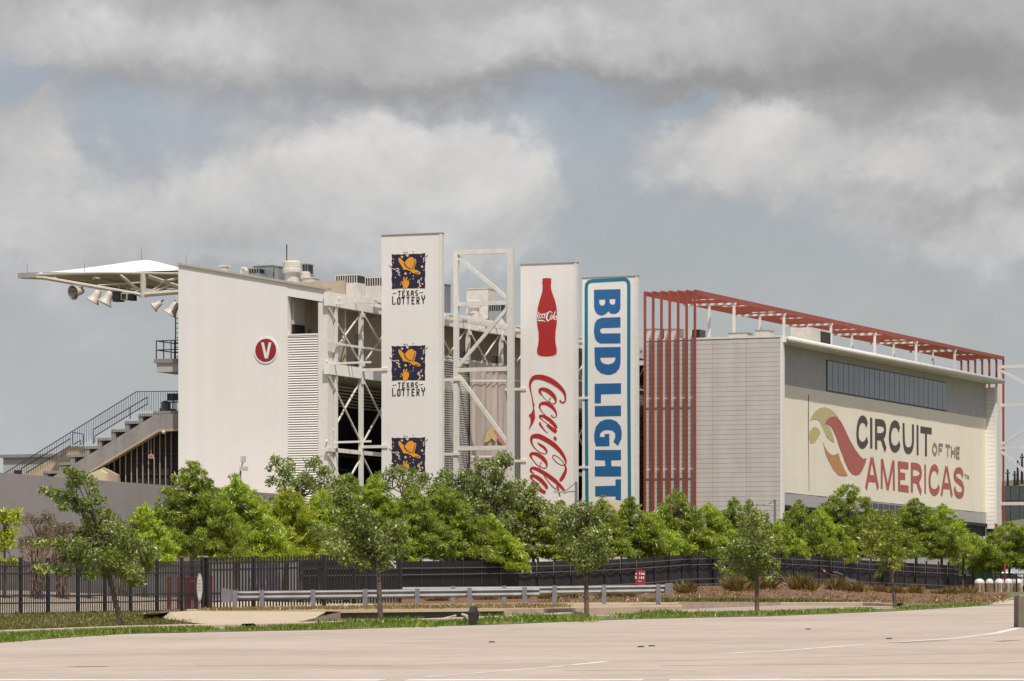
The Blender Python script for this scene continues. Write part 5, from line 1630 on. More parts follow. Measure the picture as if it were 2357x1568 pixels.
# oval sign back on a stake
p = PD(459, 1351, 163.0)
ov = root('oval_sign', 'pale oval sign on a stake at the gate post', 'sign', PD(459, 1404, 163))
b = MB(); loop = [p + RT * (.11 * math.cos(t)) * (1.0) + UP * (.52 * math.sin(t)) for t in np.linspace(0, 2 * math.pi, 22)[:-1]]
b.prism(loop, FW * .03); b.build('plate', signback, ov)
b = MB(); loop = [p - FW * .004 + RT * (.075 * math.cos(t)) + UP * (.44 * math.sin(t)) for t in np.linspace(0, 2 * math.pi, 22)[:-1]]
b.poly([loop]); b.build('plate_face', mat('pale_sign_face', (.50, .49, .46), .5), ov)
b = MB()
for dz, w in ((.24, .07), (.12, .09), (.0, .09), (-.12, .07)):
    b.add([p - FW * .01 + RT * sx * w / 2 + UP * (dz + sz) for sx, sz in ((-1, -.02), (1, -.02), (1, .02), (-1, .02))], [(0, 1, 2, 3)])
b.build('print', greyp, ov)
b = MB(); b.tube([PD(460, 1404, 163.1), PD(460, 1360, 163.1)], .03, 6); b.build('stake', signback, ov)
# notice on the gate
p = PD(902, 1299, 166.0)
nt_ = root('notice_sign', 'small white notice with a red mark on the gate', 'sign', p)
hw_, hh_ = 9.0 * 166 / F, 8.5 * 166 / F
b = MB(); b.prism([p + RT * sx * hw_ + UP * sz * hh_ for sx, sz in ((-1, -1), (1, -1), (1, 1), (-1, 1))], FW * .02); b.build('plate', whitep, nt_)
b = MB(); b.add([p - FW * .006 + RT * (sx * .05 - .02) + UP * (sz * .025 + .0) for sx, sz in ((-1, -1), (1, -1), (1, 1), (-1, 1))], [(0, 1, 2, 3)])
b.add([p - FW * .006 + RT * (sx * hw_ * .85) + UP * (sz * .008 - hh_ * .75) for sx, sz in ((-1, -1), (1, -1), (1, 1), (-1, 1))], [(0, 1, 2, 3)]); b.build('print', coral, nt_)


def s_depth(px):
    return 303.0 * 3241 / (5441 - px)


S_TOP = [(560, 1292), (920, 1291), (1190, 1289), (1400, 1283), (1500, 1278), (1580, 1272), (1700, 1271), (1790, 1271), (1900, 1278), (2000, 1286), (2100, 1292), (2205, 1298)]


def fence_run(name, label, pxs, screened, stuff_pickets):
    D0 = s_depth(pxs[0]); h = 1.93
    def bp(px):
        D = s_depth(px); p = PD(px, interp(S_TOP, px), D); p.z -= h; return p
    t = root(name, label, 'fence', bp(pxs[0]))
    P = [bp(px) for px in pxs]
    for p in P:
        piece('post', boxmesh('post', .09, .09, h + .1, blackm), t, p + Vector((0, 0, h / 2 + .02)))
        piece('post_cap', boxmesh('post_cap', .12, .12, .04, postm), t, p + Vector((0, 0, h + .08)))
    for a, c2 in zip(P[:-1], P[1:]):
        for fr_ in (.19, .36, .8, .96):
            MB().bar(a + Vector((.06, 0, h * (1 - fr_))), c2 + Vector((.06, 0, h * (1 - fr_))), .05, .05).build('rail', mat('worn_rail', (.12, .115, .11), .5), t)
        if screened:
            R = []
            for zz in (.12, .55 * h, h - .12):
                R.append([a.lerp(c2, u) + Vector((-.05 + .03 * math.sin(u * 9 + zz), 0, zz)) for u in (0, .2, .4, .6, .8, 1)])
            MB().loft(R).build('screen_panel', screen, t)
    if stuff_pickets:
        b = MB()
        for a, c2 in zip(P[:-1], P[1:]):
            for k in range(1, 20):
                q = a.lerp(c2, k / 20); b.box(q.x - .022, q.x + .022, q.y - .022, q.y + .022, q.z + .05, q.z + h - .02)
        b.build('pickets', blackm, t, kind='stuff')
    return t


fence_run('picket_fence', 'black picket fence behind the guardrail between gate and screened fence', [922, 968, 1016, 1064, 1106, 1150, 1190], False, True)
sp_px = [1190, 1198 + 2, 1238, 1277, 1316, 1355, 1392, 1430, 1468, 1506, 1540, 1571, 1607, 1642, 1674, 1708, 1738, 1770, 1798, 1827, 1857, 1886, 1916, 1946, 1976, 2004, 2032, 2060, 2082, 2107, 2132, 2160, 2183, 2205]
sp_px.remove(1200)
sf = fence_run('screened_fence', 'long black fence covered in dark screen fabric above the mulch bed', sp_px, True, False)
fence_run('picket_fence', 'dark inner picket fence seen through the gate', [600, 640, 680, 720, 760, 800, 840, 880, 920], False, True)
# red notice on the screen
p = PD(1471, 1329, s_depth(1471) - .45)
rs = root('notice_sign', 'dark red notice with white words on the screened fence', 'sign', p)
k_ = s_depth(1471) / F
b = MB(); b.prism([p + RT * sx * 14 * k_ + UP * sz * 17 * k_ for sx, sz in ((-1, -1), (1, -1), (1, 1), (-1, 1))], FW * .02); b.build('plate', redsign, rs)
zn = lambda x, y: PD((2340 + x / 11.2) / 1.62919, (2080 + y / 11.2) / 1.62946, s_depth(1471) - .47)
b = MB()
for (xa, ya, xb, yb2) in ((385, 740, 425, 850), (425, 745, 470, 790), (480, 760, 520, 850), (630, 750, 660, 850), (700, 735, 730, 850), (745, 790, 785, 850), (800, 765, 855, 845), (410, 910, 440, 1015), (440, 910, 515, 960), (455, 960, 515, 1015), (620, 930, 650, 1015), (695, 925, 740, 1015), (750, 925, 830, 950), (790, 950, 830, 1015), (750, 995, 790, 1015), (600, 1100, 640, 1140), (670, 1100, 715, 1130)):
    b.add([zn(xa, yb2), zn(xb, yb2), zn(xb, ya), zn(xa, ya)], [(0, 1, 2, 3)])
b.build('lettering', whitep, rs)
# streaks of something seen through the mesh, added as print on the screen
zr_ = lambda x, y: PD((2980 + x / 9.065) / 1.62919, (2080 + y / 9.065) / 1.62946, s_depth((2980 + x / 9.065) / 1.62919) - .3)
pr = root('screen_streaks', 'red and white streaks glimpsed through the screened fence, added as a print', 'poster', zr_(1250, 650))
for m, loop in ((redsign, [(870, 455), (960, 500), (1060, 560), (1150, 640), (1280, 665), (1440, 690), (1430, 730), (1290, 715), (1190, 690), (1060, 600), (900, 505)]),
                (whitep, [(960, 525), (1010, 515), (1060, 560), (1020, 595), (975, 570)]),
                (galv, [(1280, 565), (1420, 570), (1550, 630), (1660, 690), (1560, 680), (1450, 630), (1300, 610)]),
                (galv, [(1715, 720), (1880, 810), (2080, 850), (2080, 960), (1850, 930), (1720, 890)])):
    b = MB(); b.prism([zr_(*q) for q in loop], FW * .02); b.build('print', m, pr)

# red standpipes behind the left fence
for i, (px, yt, hyd, lab) in enumerate(((389, 1332, 0, 'slim red standpipe leftmost behind the fence'), (414, 1332, 0, 'thick red standpipe second behind the fence'), (432, 1333, 1, 'red hydrant valve between the standpipes'), (449, 1332, 0, 'slim red standpipe near the oval sign'), (484, 1330, 0, 'red standpipe behind the gate beside the post'))):
    D = f_depth(px) + 4
    p = PD(px, yt, D); z0 = T(p.x, p.y)
    r = (.075, .12, .13, .08, .08)[i]
    t = root('standpipe', lab, 'standpipe', (p.x, p.y, z0), 'red standpipes behind the fence')
    MB().tube([(p.x, p.y, z0), (p.x, p.y, p.z)], r, 10).build('pipe', hydr, t)
    MB().lathe([(r * 1.25, 0), (r * 1.25, .06), (r * .6, .1), (0, .11)], 10, org=(p.x, p.y, p.z)).build('cap', hydr, t)
    if hyd:
        MB().tube([p + RT * -.26 + UP * -.12, p + RT * .26 + UP * -.12], .09, 8).build('outlet', hydr, t)
        MB().tube([p + RT * -.1 + UP * .1, p + RT * .1 + UP * .1], .03, 6).build('wheel', hydr, t)

# ------------------------------------------------------------------ guardrails
def w_beam(name, label, px0, px1, D, top, posts, base, gid):
    t = root(name, label, 'guardrail', PD(px0, interp(base, px0), D))
    prof = [(-.05, 0), (.0, .0), (.03, -.03), (.05, -.07), (.03, -.115), (.0, -.15), (.0, -.165), (.03, -.2), (.05, -.245), (.03, -.285), (0, -.315)]
    rows = []
    cuts = sorted(set([px0, px0 + 10, px0 + 30] + [px0 + 30 + (px1 - px0 - 40) * k / 6 for k in range(1, 7)] + [px1]))
    for (o, dz) in prof:
        rows.append([PD(x, interp(top, x), D) + FW * -(o * (1 if x > px0 + 12 or gid else .2)) + UP * dz for x in cuts])
    b = MB(); b.loft(rows); b.build('w_beam', galv, t, smooth=False)
    for x in posts:
        a = PD(x, interp(base, x), D - .17); z1 = PD(x, interp(top, x), D - .17).z + .03
        b = MB()
        for (u0, u1, w0, w1) in ((-.085, .085, 0, .012), (-.085, .085, .14, .152), (-.008, .008, .012, .14)):
            pts = [a + RT * u0 + FW * w0, a + RT * u1 + FW * w0, a + RT * u1 + FW * w1, a + RT * u0 + FW * w1]
            b.prism([Vector((q.x, q.y, a.z - .15)) for q in pts], (0, 0, z1 - a.z + .15))
        b.build('post', postm, t)
    return t


g1 = w_beam('guardrail', 'front galvanised guardrail on seven posts before the gate', 524, 1241, 160, [(524, 1361), (900, 1357), (1241, 1353)], [540, 602, 720, 840, 960, 1080, 1207], [(540, 1410), (720, 1405), (960, 1401), (1207, 1398)], 0)
b = MB(); tx0 = [PD(509, 1356, 160), PD(514, 1353.5, 160), PD(545, 1360, 160), PD(545, 1381, 160), PD(515, 1387, 160), PD(509, 1383, 160)]
b.prism([q - FW * .12 for q in tx0], FW * .07); b.build('end_flare', galv, g1)
g2 = w_beam('guardrail', 'rear galvanised guardrail running on behind the third street tree', 926, 1548, 168, [(926, 1351.5), (1236, 1349.5), (1548, 1345.5)], [1042, 1160, 1276, 1390, 1515], [(926, 1393), (1236, 1390), (1548, 1386)], 1)
b = MB(); tx0 = [PD(1530, 1343, 168), PD(1547, 1341, 168), PD(1549, 1366, 168), PD(1530, 1367, 168)]
b.prism([q - FW * .14 for q in tx0], FW * .05); b.build('end_shoe', galv, g2)
# tipped-over portable sign base with its pole
p = PG(1088, 1440)
tb = root('tipped_sign_base', 'black rubber sign base tipped on edge at the lot edge', 'sign base', p)
zt5 = lambda x, y, d=0: PD((1650 + x / 5.8925) / 1.62919, (2200 + y / 5.8925) / 1.62946, p.dot(FW) + d)
b = MB()
A = [zt5(620, 570), zt5(760, 560), zt5(795, 830), zt5(640, 845)]
B = [zt5(632, 440, .3), zt5(770, 432, .3), zt5(850, 520, .32), zt5(860, 830, .3), zt5(800, 842, .3), zt5(660, 840, .3)]
fr5 = [zt5(612, 572), zt5(757, 565), zt5(790, 700), zt5(800, 842), zt5(645, 848)]
bk5 = [q + FW * .12 + RT * .07 + UP * .17 for q in fr5]
b.add(fr5 + bk5, [(4, 3, 2, 1, 0), (5, 6, 7, 8, 9)] + [(i, (i + 1) % 5, 5 + (i + 1) % 5, 5 + i) for i in range(5)])
b.build('base', rubber, tb)
q = fr5[1].lerp(bk5[2], .6); b = MB(); b.lathe([(0, .012), (.05, .012), (.05, 0)], 10, axis=RT, org=fr5[2].lerp(bk5[2], .5) + RT * .01); b.build('socket', blackm, tb)
b = MB(); b.tube([zt5(600, 655, .1), PG(1062, 1422, .12), PG(1010, 1431, .05)], .045, 8); b.build('pole', pvc, tb)
p = PG(997, 1419)
b = MB(); v = [p + RT * .17 * math.cos(t) * random.uniform(.6, 1.1) + UP * (.12 + .1 * math.sin(t)) + FW * random.uniform(-.08, .08) for t in np.linspace(0, 2 * math.pi, 9)[:-1]]
b.prism(v, FW * .06); o = b.build('litter', mat('pink_paper', (.75, .30, .28), .7)); tag(o, 'crumpled pink and red scrap of litter by the headwall', 'litter')

# ------------------------------------------------------------------ right edge things
p = PG(2344, 1446); D = p.dot(FW)
pil = root('concrete_pillar', 'brown concrete pillar base at the right edge of the lot', 'pillar', p)
q1 = PD(2344, 1372, D)
w = 1.1
loop = [p, p + RT * w, p + RT * w + FW * w, p + FW * w]
b = MB(); b.prism([Vector((v.x, v.y, p.z - .3)) for v in loop], (0, 0, q1.z - p.z + .3)); b.build('block', pillar_m, pil)
loop = [p + RT * .03 + FW * .03, p + RT * (w - .03) + FW * .03, p + RT * (w - .03) + FW * (w - .03), p + RT * .03 + FW * (w - .03)]
b = MB(); b.prism([Vector((v.x, v.y, q1.z)) for v in loop], (0, 0, .03)); b.build('cap', kerbm, pil)

# wood slat bins with white dome lids
zw = zc(3540, 2050, 4.48)
binsx = [(500, 682), (690, 832), (842, 1004), (1008, 1152), (1158, 1320)]
labs = ['slatted wood bin with white dome lid, next to the parked car', 'darkest slatted wood bin, second from the parked car', 'slatted wood bin with the whitest dome lid, middle of five', 'slatted wood bin left of the tall black fence post', 'slatted wood bin at the right end, behind the black post']
DB = 303.0
for i, (xa, xb) in enumerate(binsx):
    pa = zw(xa, 830); pb = zw(xb, 830)
    a, c2 = PD(pa[0], pa[1], DB), PD(pb[0], pb[1], DB)
    cx = (a + c2) / 2; r = (c2 - a).length / 2 - .02
    zt_ = PD(*zw(xa, 615), DB).z; z0 = cx.z - .1
    t = root('litter_bin', labs[i], 'bin', cx, 'slatted bins by the low fence')
    MB().tube([Vector((cx.x, cx.y, z0)), Vector((cx.x, cx.y, zt_ - .02))], r * .86, 12).build('drum', gapm, t)
    wn_ = [mat('wood_a', (.34, .25, .17), .9, var=.35, scale=4), mat('wood_b', (.48, .40, .32), .9, var=.3, scale=4), mat('wood_c', (.24, .15, .085), .9, var=.35, scale=4)]
    for k in range(16):
        t_ = 2 * math.pi * k / 16
        q = Vector((cx.x + r * .95 * math.cos(t_), cx.y + r * .95 * math.sin(t_), (z0 + zt_) / 2))
        piece('slat', boxmesh('slat', .05, r * .33, zt_ - z0, wn_[(k * 7 + i * (2 if i == 1 else 1)) % 3 if i != 1 else 2]), t, q, (0, 0, t_))
    MB().lathe([(r * 1.02, 0), (r * 1.0, .1), (r * .85, .2), (r * .5, .29), (0, .32)], 16, org=(cx.x, cx.y, zt_)).build('dome_lid', domem, t, smooth=True)
lf = root('low_fence', 'low black railing behind the slatted bins and parked car', 'fence', PD(2240, 1372, 308))
for xx in (353, 487, 655, 860, 1215, 1345):
    pa = zw(xx, 450); a = PD(pa[0], pa[1], 306 if xx not in (1215, 1345) else 300.5); z0 = PD(pa[0], 1372, 306).z
    wdt = .1 if xx in (353, 487, 1215, 1345) else .06
    MB().box(a.x - wdt / 2, a.x + wdt / 2, a.y - wdt / 2, a.y + wdt / 2, z0 - .4, a.z).build('post', blackm, lf)
for ya in (458, 515):
    MB().bar(PD(*zw(250, ya), 306), PD(*zw(1400, ya + 4), 306), .05, .06).build('rail', blackm, lf)
for k in range(24):
    x = 505 + k * 34
    pa = zw(x, 458); a = PD(pa[0], pa[1], 306)
    piece('baluster', boxmesh('baluster', .03, .03, 1.3, blackm), lf, a - Vector((0, 0, .65)))

# parked sedan behind the fence end
def car(label, p, yaw, paint_m, length=4.5):
    t = root('parked_car', label, 'car', p)
    ca, sa = math.cos(yaw), math.sin(yaw)
    def w(x, y, z):
        return Vector((p.x + x * ca - y * sa, p.y + x * sa + y * ca, p.z + z))
    def body(prof, hw, m, name):
        b = MB(); A = [w(x, -hw * k, z) for x, z, k in prof]; B = [w(x, hw * k, z) for x, z, k in prof]
        n = len(prof); b.add(A + B, [tuple(range(n))[::-1], tuple(range(n, 2 * n))] + [(i, (i + 1) % n, n + (i + 1) % n, n + i) for i in range(n)])
        b.build(name, m, t)
    body([(-2.2, .3, .95), (-2.25, .6, .97), (-2.1, .88, .97), (-1.2, .95, 1), (1.0, .92, 1), (2.0, .78, .97), (2.25, .55, .95), (2.2, .3, .95)], .9, paint_m, 'body')
    body([(-1.5, .93, .92), (-.95, 1.36, .78), (.25, 1.40, .78), (1.05, .92, .92)], .85, darkg, 'windows')
    body([(-1.0, 1.355, .8), (-.8, 1.43, .76), (.15, 1.46, .76), (.35, 1.39, .8)], .86, carw, 'roof')
    for wx in (-1.35, 1.35):
        for sy in (-.82, .82):
            b = MB(); b.lathe([(0, .1), (.2, .1), (.32, .08), (.32, -.08), (0, -.08)], 14, axis=(-sa, ca, 0), org=w(wx, sy, .32)); wh = b.build('wheel', rubber, t)
            b = MB(); b.lathe([(0, .12), (.19, .11)], 12, axis=(-sa * (1 if sy > 0 else -1), ca * (1 if sy > 0 else -1), 0), org=w(wx, sy, .32)); b.build('rim', galv, wh)
    for sy in (-.6, .6):
        b = MB(); q = w(2.2, sy, .66); b.lathe([(0, .08), (.1, .05), (.12, 0)], 10, axis=(ca, sa, 0), org=q); b.build('headlight', domem, t)
    return t


pc = PD(2218, 1352, 312); pc.z -= .55
car('dark parked car with a pale roof past the screened fence end', pc, PHI + .15, card)
pc = PD(2318, 1346, 330); pc.z -= .5
car('pale parked car behind the slatted bins', pc, PHI + .05, carw)
# green tarp stand and grey cabinet
p = PD(2235, 1345, 322); k_ = 322 / F
gt = root('green_kiosk', 'bright green kiosk half hidden behind the rightmost tree', 'kiosk', p)
b = MB(); b.prism([p, p + RT * 70 * k_, p + RT * 70 * k_ + UP * 42 * k_, p + UP * 52 * k_], FW * 2); b.build('wall', greenb, gt)
b = MB(); b.prism([p + RT * 48 * k_ - FW * .02 + UP * 5 * k_, p + RT * 66 * k_ - FW * .02 + UP * 5 * k_, p + RT * 66 * k_ - FW * .02 + UP * 35 * k_, p + RT * 48 * k_ - FW * .02 + UP * 35 * k_], FW * .01); b.build('panel', whitep, gt)
p = PD(2207, 1350, 326); k_ = 326 / F
kc = root('utility_cabinet', 'plain grey cabinet between screened fence end and green kiosk', 'cabinet', p)
b = MB(); b.prism([p, p + RT * 26 * k_, p + RT * 26 * k_ + UP * 58 * k_, p + UP * 58 * k_], FW * 1.5); b.build('body', greyw, kc)
b = MB(); b.prism([p + RT * 2 * k_ - FW * .02 + UP * 4 * k_, p + RT * 24 * k_ - FW * .02 + UP * 4 * k_, p + RT * 24 * k_ - FW * .02 + UP * 54 * k_, p + RT * 2 * k_ - FW * .02 + UP * 54 * k_], FW * .015); b.build('door', retw, kc)
p = PD(2312, 1345, 312); q = PD(2312, 1298, 312)
b = MB(); b.tube([p, q], .07, 8); o = b.build('marker_post', hydr); tag(o, 'thin red marker post under the rightmost tree', 'post')

# ------------------------------------------------------------------ poles and lamps
p0, p1 = PD(553, 1120, 216), PD(553, 1078, 216)
cpz = root('camera_pole', 'small pole lamp on a splayed foot before the end wall', 'pole', p0)
MB().tube([p0, p1], .045, 6).build('shaft', postm, cpz)
for dx in (-.3, .3):
    MB().tube([p0 + RT * dx - UP * .2, p0 + UP * .35], .03, 5).build('foot', postm, cpz)
MB().box(p1.x, p1.x + .35, p1.y - .12, p1.y + .12, p1.z - .12, p1.z + .08).build('head', hvacw, cpz)
MB().box(p1.x + .05, p1.x + .25, p1.y - .1, p1.y + .1, p1.z + .3, p1.z + .6).build('box', hvacw, cpz)
MB().tube([p1 + UP * -.1, p1 + Vector((.15, 0, .35))], .03, 5).build('arm', postm, cpz)
p0, p1 = PD(1326, 1160, 240), PD(1326, 1109, 240); p0.z = T(p0.x, p0.y)
sl = root('street_lamp', 'grey street lamp with a flat arm in front of the cola tower', 'street lamp', p0)
MB().tube([p0, p1], [.1, .07], 8).build('pole', postm, sl)
MB().tube([PD(1326, 1130, 240), PD(1290, 1133, 240)], .05, 6).build('arm', postm, sl)
MB().tube([PD(1326, 1110, 240), PD(1300, 1131, 240)], .025, 5).build('stay', postm, sl)
q = PD(1287, 1132, 240); b = MB(); b.bar(q - RT * .32, q + RT * .34, .3, .1); b.build('head', signback, sl)
p0, p1 = PD(1783, 1200, 278), PD(1783, 1150, 278); p0.z = T(p0.x, p0.y)
up_ = root('street_lamp', 'slim grey lamp pole before the grey panel wall', 'street lamp', p0)
MB().tube([p0, p1], [.1, .07], 8).build('pole', postm, up_)
MB().tube([PD(1783, 1164, 278), PD(1757, 1162, 278)], .045, 6).build('arm', postm, up_)
q = PD(1754, 1161, 278); b = MB(); b.bar(q - RT * .28, q + RT * .2, .25, .09); b.build('head', signback, up_)
MB().tube([PD(1783, 1152, 278), PD(1765, 1162, 278)], .025, 5).build('stay', postm, up_)
# low cream wall seen between tree tops
p = PD(1395, 1150, 263)
lw = MB(); lw.prism([p, PD(1420, 1151, 263), PD(1455, 1158, 263), Vector((PD(1455, 1158, 263).x, PD(1455, 1158, 263).y, 3)), Vector((p.x, p.y, 3))], FW * .4)
o = lw.build('low_wall', cream); tag(o, 'low cream wall below the blue lettered tower', 'wall')


# ------------------------------------------------------------------ vegetation
def rand_dirs(n):
    v = RNG.normal(size=(n, 3)); return v / np.linalg.norm(v, axis=1)[:, None]


def leaves(centers, radii, counts, ln, wd, droop=0.0, squash=.75, hollow=.45, outw=.6):
    """rhombus leaves scattered through ellipsoid clumps"""
    C_, A_ = [], []
    for c0, r, n in zip(centers, radii, counts):
        d = rand_dirs(n); rad = (hollow + (1 - hollow) * RNG.random(n) ** .6)
        rad = np.where(RNG.random(n) < .2, rad * (1.1 + .35 * RNG.random(n)), rad)
        off = d * rad[:, None] * r; off[:, 2] *= squash
        C_.append(np.array(c0) + off)
        a = d * outw + RNG.normal(size=(n, 3)) * .7; a[:, 2] -= droop
        A_.append(a / np.linalg.norm(a, axis=1)[:, None])
    c0 = np.vstack(C_); a = np.vstack(A_); n = len(c0)
    s2 = np.cross(a, rand_dirs(n)); s2 /= np.linalg.norm(s2, axis=1)[:, None] + 1e-6
    L1 = ln * (.6 + .8 * RNG.random((n, 1))); W1_ = wd * (.7 + .6 * RNG.random((n, 1)))
    fold = np.cross(a, s2) * W1_ * .25
    v = np.stack([c0 - a * L1 / 2, c0 + s2 * W1_ / 2 + fold, c0 + a * L1 / 2, c0 - s2 * W1_ / 2 + fold], 1).reshape(-1, 3)
    f = np.arange(4 * n).reshape(-1, 4)
    return v, f


def tree(name, label, cat, D, trunk, clumps, lm, ln, wd, dens, group, crown_depth, rs=1.0, squash=.8, droop=0.0, trunk_r=.09, hollow=.3, branch_n=None, base_z=None):
    (bx, by), (tx_, ty_) = trunk
    p0 = PD(bx, by, D)
    if base_z is not None:
        p0.z = base_z
    p1 = PD(tx_, ty_, D)
    t = root(name, label, cat, p0, group)
    k = D / F
    cs, rads, ns = [], [], []
    for (x, y, r) in clumps:
        jit = random.uniform(-1, 1) * crown_depth
        cs.append(PD(x, y, D) + FW * jit); rads.append(r * k * rs)
        ns.append(int(dens * (r * k * rs) ** 2 / (ln * wd)))
    v, f = leaves(cs, rads, ns, ln, wd, droop, squash, hollow)
    np_mesh('crown', v, f, lm, t)
    b = MB()
    mid = p0.lerp(p1, .5) + RT * random.uniform(-.03, .03)
    b.tube([p0 - UP * .1, p0 + UP * .08, mid, p1], [trunk_r * 1.5, trunk_r * 1.1, trunk_r * .9, trunk_r * .6], 8)
    idx = list(range(len(cs))); random.shuffle(idx)
    for i in idx[:branch_n or 14]:
        q = cs[i]; s0 = p0.lerp(p1, random.uniform(.72, 1.0)) if q.z > p1.z - .3 else p0.lerp(p1, random.uniform(.7, .9))
        m = s0.lerp(q, .5) + UP * .12
        b.tube([s0, m, q], [trunk_r * .42, trunk_r * .26, trunk_r * .1], 5)
    b.build('trunk', bark, t, smooth=True)
    return t


SG = 'young street trees along the grass strip'
tdep = lambda px: 118.0 * 5161 / (5441 - px)
tree('street_tree', 'windblown street tree leaning left, nearest of the row', 'tree', tdep(280), ((280, 1452), (222, 1190)),
     [(157, 1082, 12), (172, 1092, 14), (190, 1100, 15), (173, 1115, 16), (205, 1108, 14), (98, 1130, 11), (118, 1133, 14), (138, 1142, 16), (160, 1140, 16), (215, 1128, 14), (180, 1165, 18), (205, 1160, 16), (225, 1150, 13), (150, 1165, 14),
      (200, 1190, 20), (228, 1185, 20), (255, 1190, 16), (215, 1215, 22), (245, 1218, 22), (265, 1210, 16), (185, 1235, 18), (80, 1248, 9), (98, 1252, 13), (120, 1250, 15), (145, 1252, 17), (165, 1260, 18), (190, 1258, 22), (220, 1250, 26), (250, 1248, 26), (280, 1240, 22), (297, 1228, 14), (310, 1255, 20),
      (335, 1255, 15), (350, 1270, 16), (362, 1282, 9), (325, 1280, 20), (295, 1275, 24), (260, 1280, 28), (220, 1285, 26), (185, 1285, 20), (150, 1285, 14), (85, 1308, 10), (105, 1310, 14), (130, 1312, 14), (155, 1318, 13), (195, 1318, 16), (215, 1322, 16), (245, 1310, 22), (280, 1312, 22), (310, 1315, 20), (335, 1305, 14), (322, 1340, 12), (300, 1335, 14)],
     L_street, .135, .048, 16.6, SG, .75, rs=1.22, trunk_r=.075, branch_n=26)
tree('street_tree', 'dark leaved street tree in front of the gate, second of the row', 'tree', tdep(875), ((876, 1438), (862, 1240)),
     [(785, 1132, 16), (800, 1150, 18), (780, 1155, 14), (815, 1165, 20), (800, 1178, 18), (838, 1178, 20), (770, 1180, 12), (855, 1200, 24), (830, 1205, 24), (800, 1210, 20), (722, 1215, 10), (740, 1222, 16), (762, 1228, 18), (730, 1240, 12), (790, 1238, 22), (820, 1238, 24), (855, 1240, 28), (890, 1230, 24), (915, 1208, 18), (920, 1235, 18), (760, 1258, 16), (785, 1265, 20), (815, 1272, 24), (850, 1278, 26), (885, 1272, 24), (915, 1265, 18), (800, 1292, 16), (835, 1302, 16), (868, 1302, 16), (930, 1270, 12), (895, 1295, 14)],
     L_street, .14, .052, 15.6, SG, .9, rs=1.22, trunk_r=.085, branch_n=20)
tree('street_tree', 'rounded street tree before the rear guardrail, third of the row', 'tree', tdep(1348), ((1350, 1425), (1343, 1235)),
     [(1250, 1158, 14), (1270, 1172, 16), (1290, 1160, 10), (1295, 1180, 18), (1318, 1180, 20), (1345, 1170, 18), (1362, 1185, 18), (1300, 1205, 22), (1330, 1205, 24), (1365, 1208, 22), (1385, 1222, 16), (1295, 1232, 20), (1325, 1235, 26), (1358, 1238, 26), (1385, 1245, 20), (1300, 1260, 18), (1330, 1265, 24), (1362, 1268, 22), (1395, 1268, 14), (1404, 1280, 10), (1382, 1288, 16), (1345, 1292, 20), (1318, 1285, 16), (1338, 1310, 14), (1360, 1308, 12)],
     L_street, .14, .058, 15.2, SG, .85, rs=1.22, trunk_r=.085, branch_n=18)
tree('street_tree', 'uneven street tree before the screened fence, fourth of the row', 'tree', tdep(1742), ((1742, 1413), (1740, 1240)),
     [(1722, 1160, 10), (1730, 1178, 16), (1750, 1190, 16), (1712, 1200, 15), (1735, 1208, 18), (1760, 1212, 14), (1708, 1228, 16), (1735, 1235, 22), (1765, 1238, 18), (1690, 1255, 16), (1715, 1260, 20), (1745, 1262, 22), (1772, 1262, 16), (1665, 1270, 11), (1678, 1285, 13), (1705, 1288, 18), (1735, 1290, 20), (1762, 1290, 18), (1658, 1300, 10), (1672, 1315, 12), (1695, 1312, 16), (1725, 1315, 18), (1755, 1312, 16), (1782, 1300, 12), (1785, 1322, 9), (1735, 1330, 11), (1770, 1332, 9)],
     L_street, .15, .062, 15.2, SG, .9, rs=1.22, trunk_r=.085, branch_n=18)
tree('street_tree', 'yellow green street tree, farthest of the row', 'tree', tdep(2060), ((2060, 1400), (2048, 1235)),
     [(1998, 1190, 12), (2018, 1185, 14), (2042, 1188, 15), (2062, 1198, 12), (2005, 1208, 14), (2030, 1208, 16), (2055, 1215, 14), (1988, 1228, 12), (2012, 1232, 16), (2040, 1235, 16), (2068, 1235, 12), (1985, 1250, 12), (2005, 1255, 14), (2030, 1258, 16), (2056, 1258, 14), (1965, 1272, 10), (1952, 1290, 8), (1970, 1288, 9), (1990, 1272, 11), (2020, 1278, 14), (2048, 1282, 15), (2070, 1290, 12), (2032, 1300, 11), (2058, 1305, 11), (2020, 1322, 8), (2078, 1268, 9)],
     L_yellow, .16, .07, 13.3, SG, .85, rs=1.22, trunk_r=.08, branch_n=18)


def feathery(px, top, bot, hw, D, lm, label, seed):
    rs_ = random.Random(seed)
    if px > 920 and px != 1130:
        D = max(D, s_depth(px) + 5.5)
    cl = []
    Hh = bot - top
    lean = rs_.uniform(-.1, .1) * hw
    n = int(80 + hw * Hh / 55)
    for i in range(n):
        v = ((i + rs_.random()) / n) ** .72            # 0 top .. 1 bottom
        half = hw * (1.85 if D > 240 else 1.6) * (0.08 + 0.92 * min(1, v * 1.35) ** .85) * rs_.uniform(.82, 1.12)
        u = rs_.uniform(-1, 1)
        r = (7 + 8 * rs_.random()) * (.6 + .65 * min(1, v * 1.6)) * (hw / 55) ** .35
        cl.append((px + lean * (1 - v) + u * half, top + r * .7 + v * (Hh - r) + abs(u) * 10, r))
    base = PD(px, bot, D); bz = T(base.x, base.y)
    return tree('feathery_tree', label, 'tree', D, ((px, bot), (px + lean, top + Hh * .2)), cl, lm, .27, .042, 11, 'feathery trees below the towers', hw * D / F * .75,
                squash=.55, droop=.45, trunk_r=.1, hollow=.15, branch_n=16, base_z=bz)


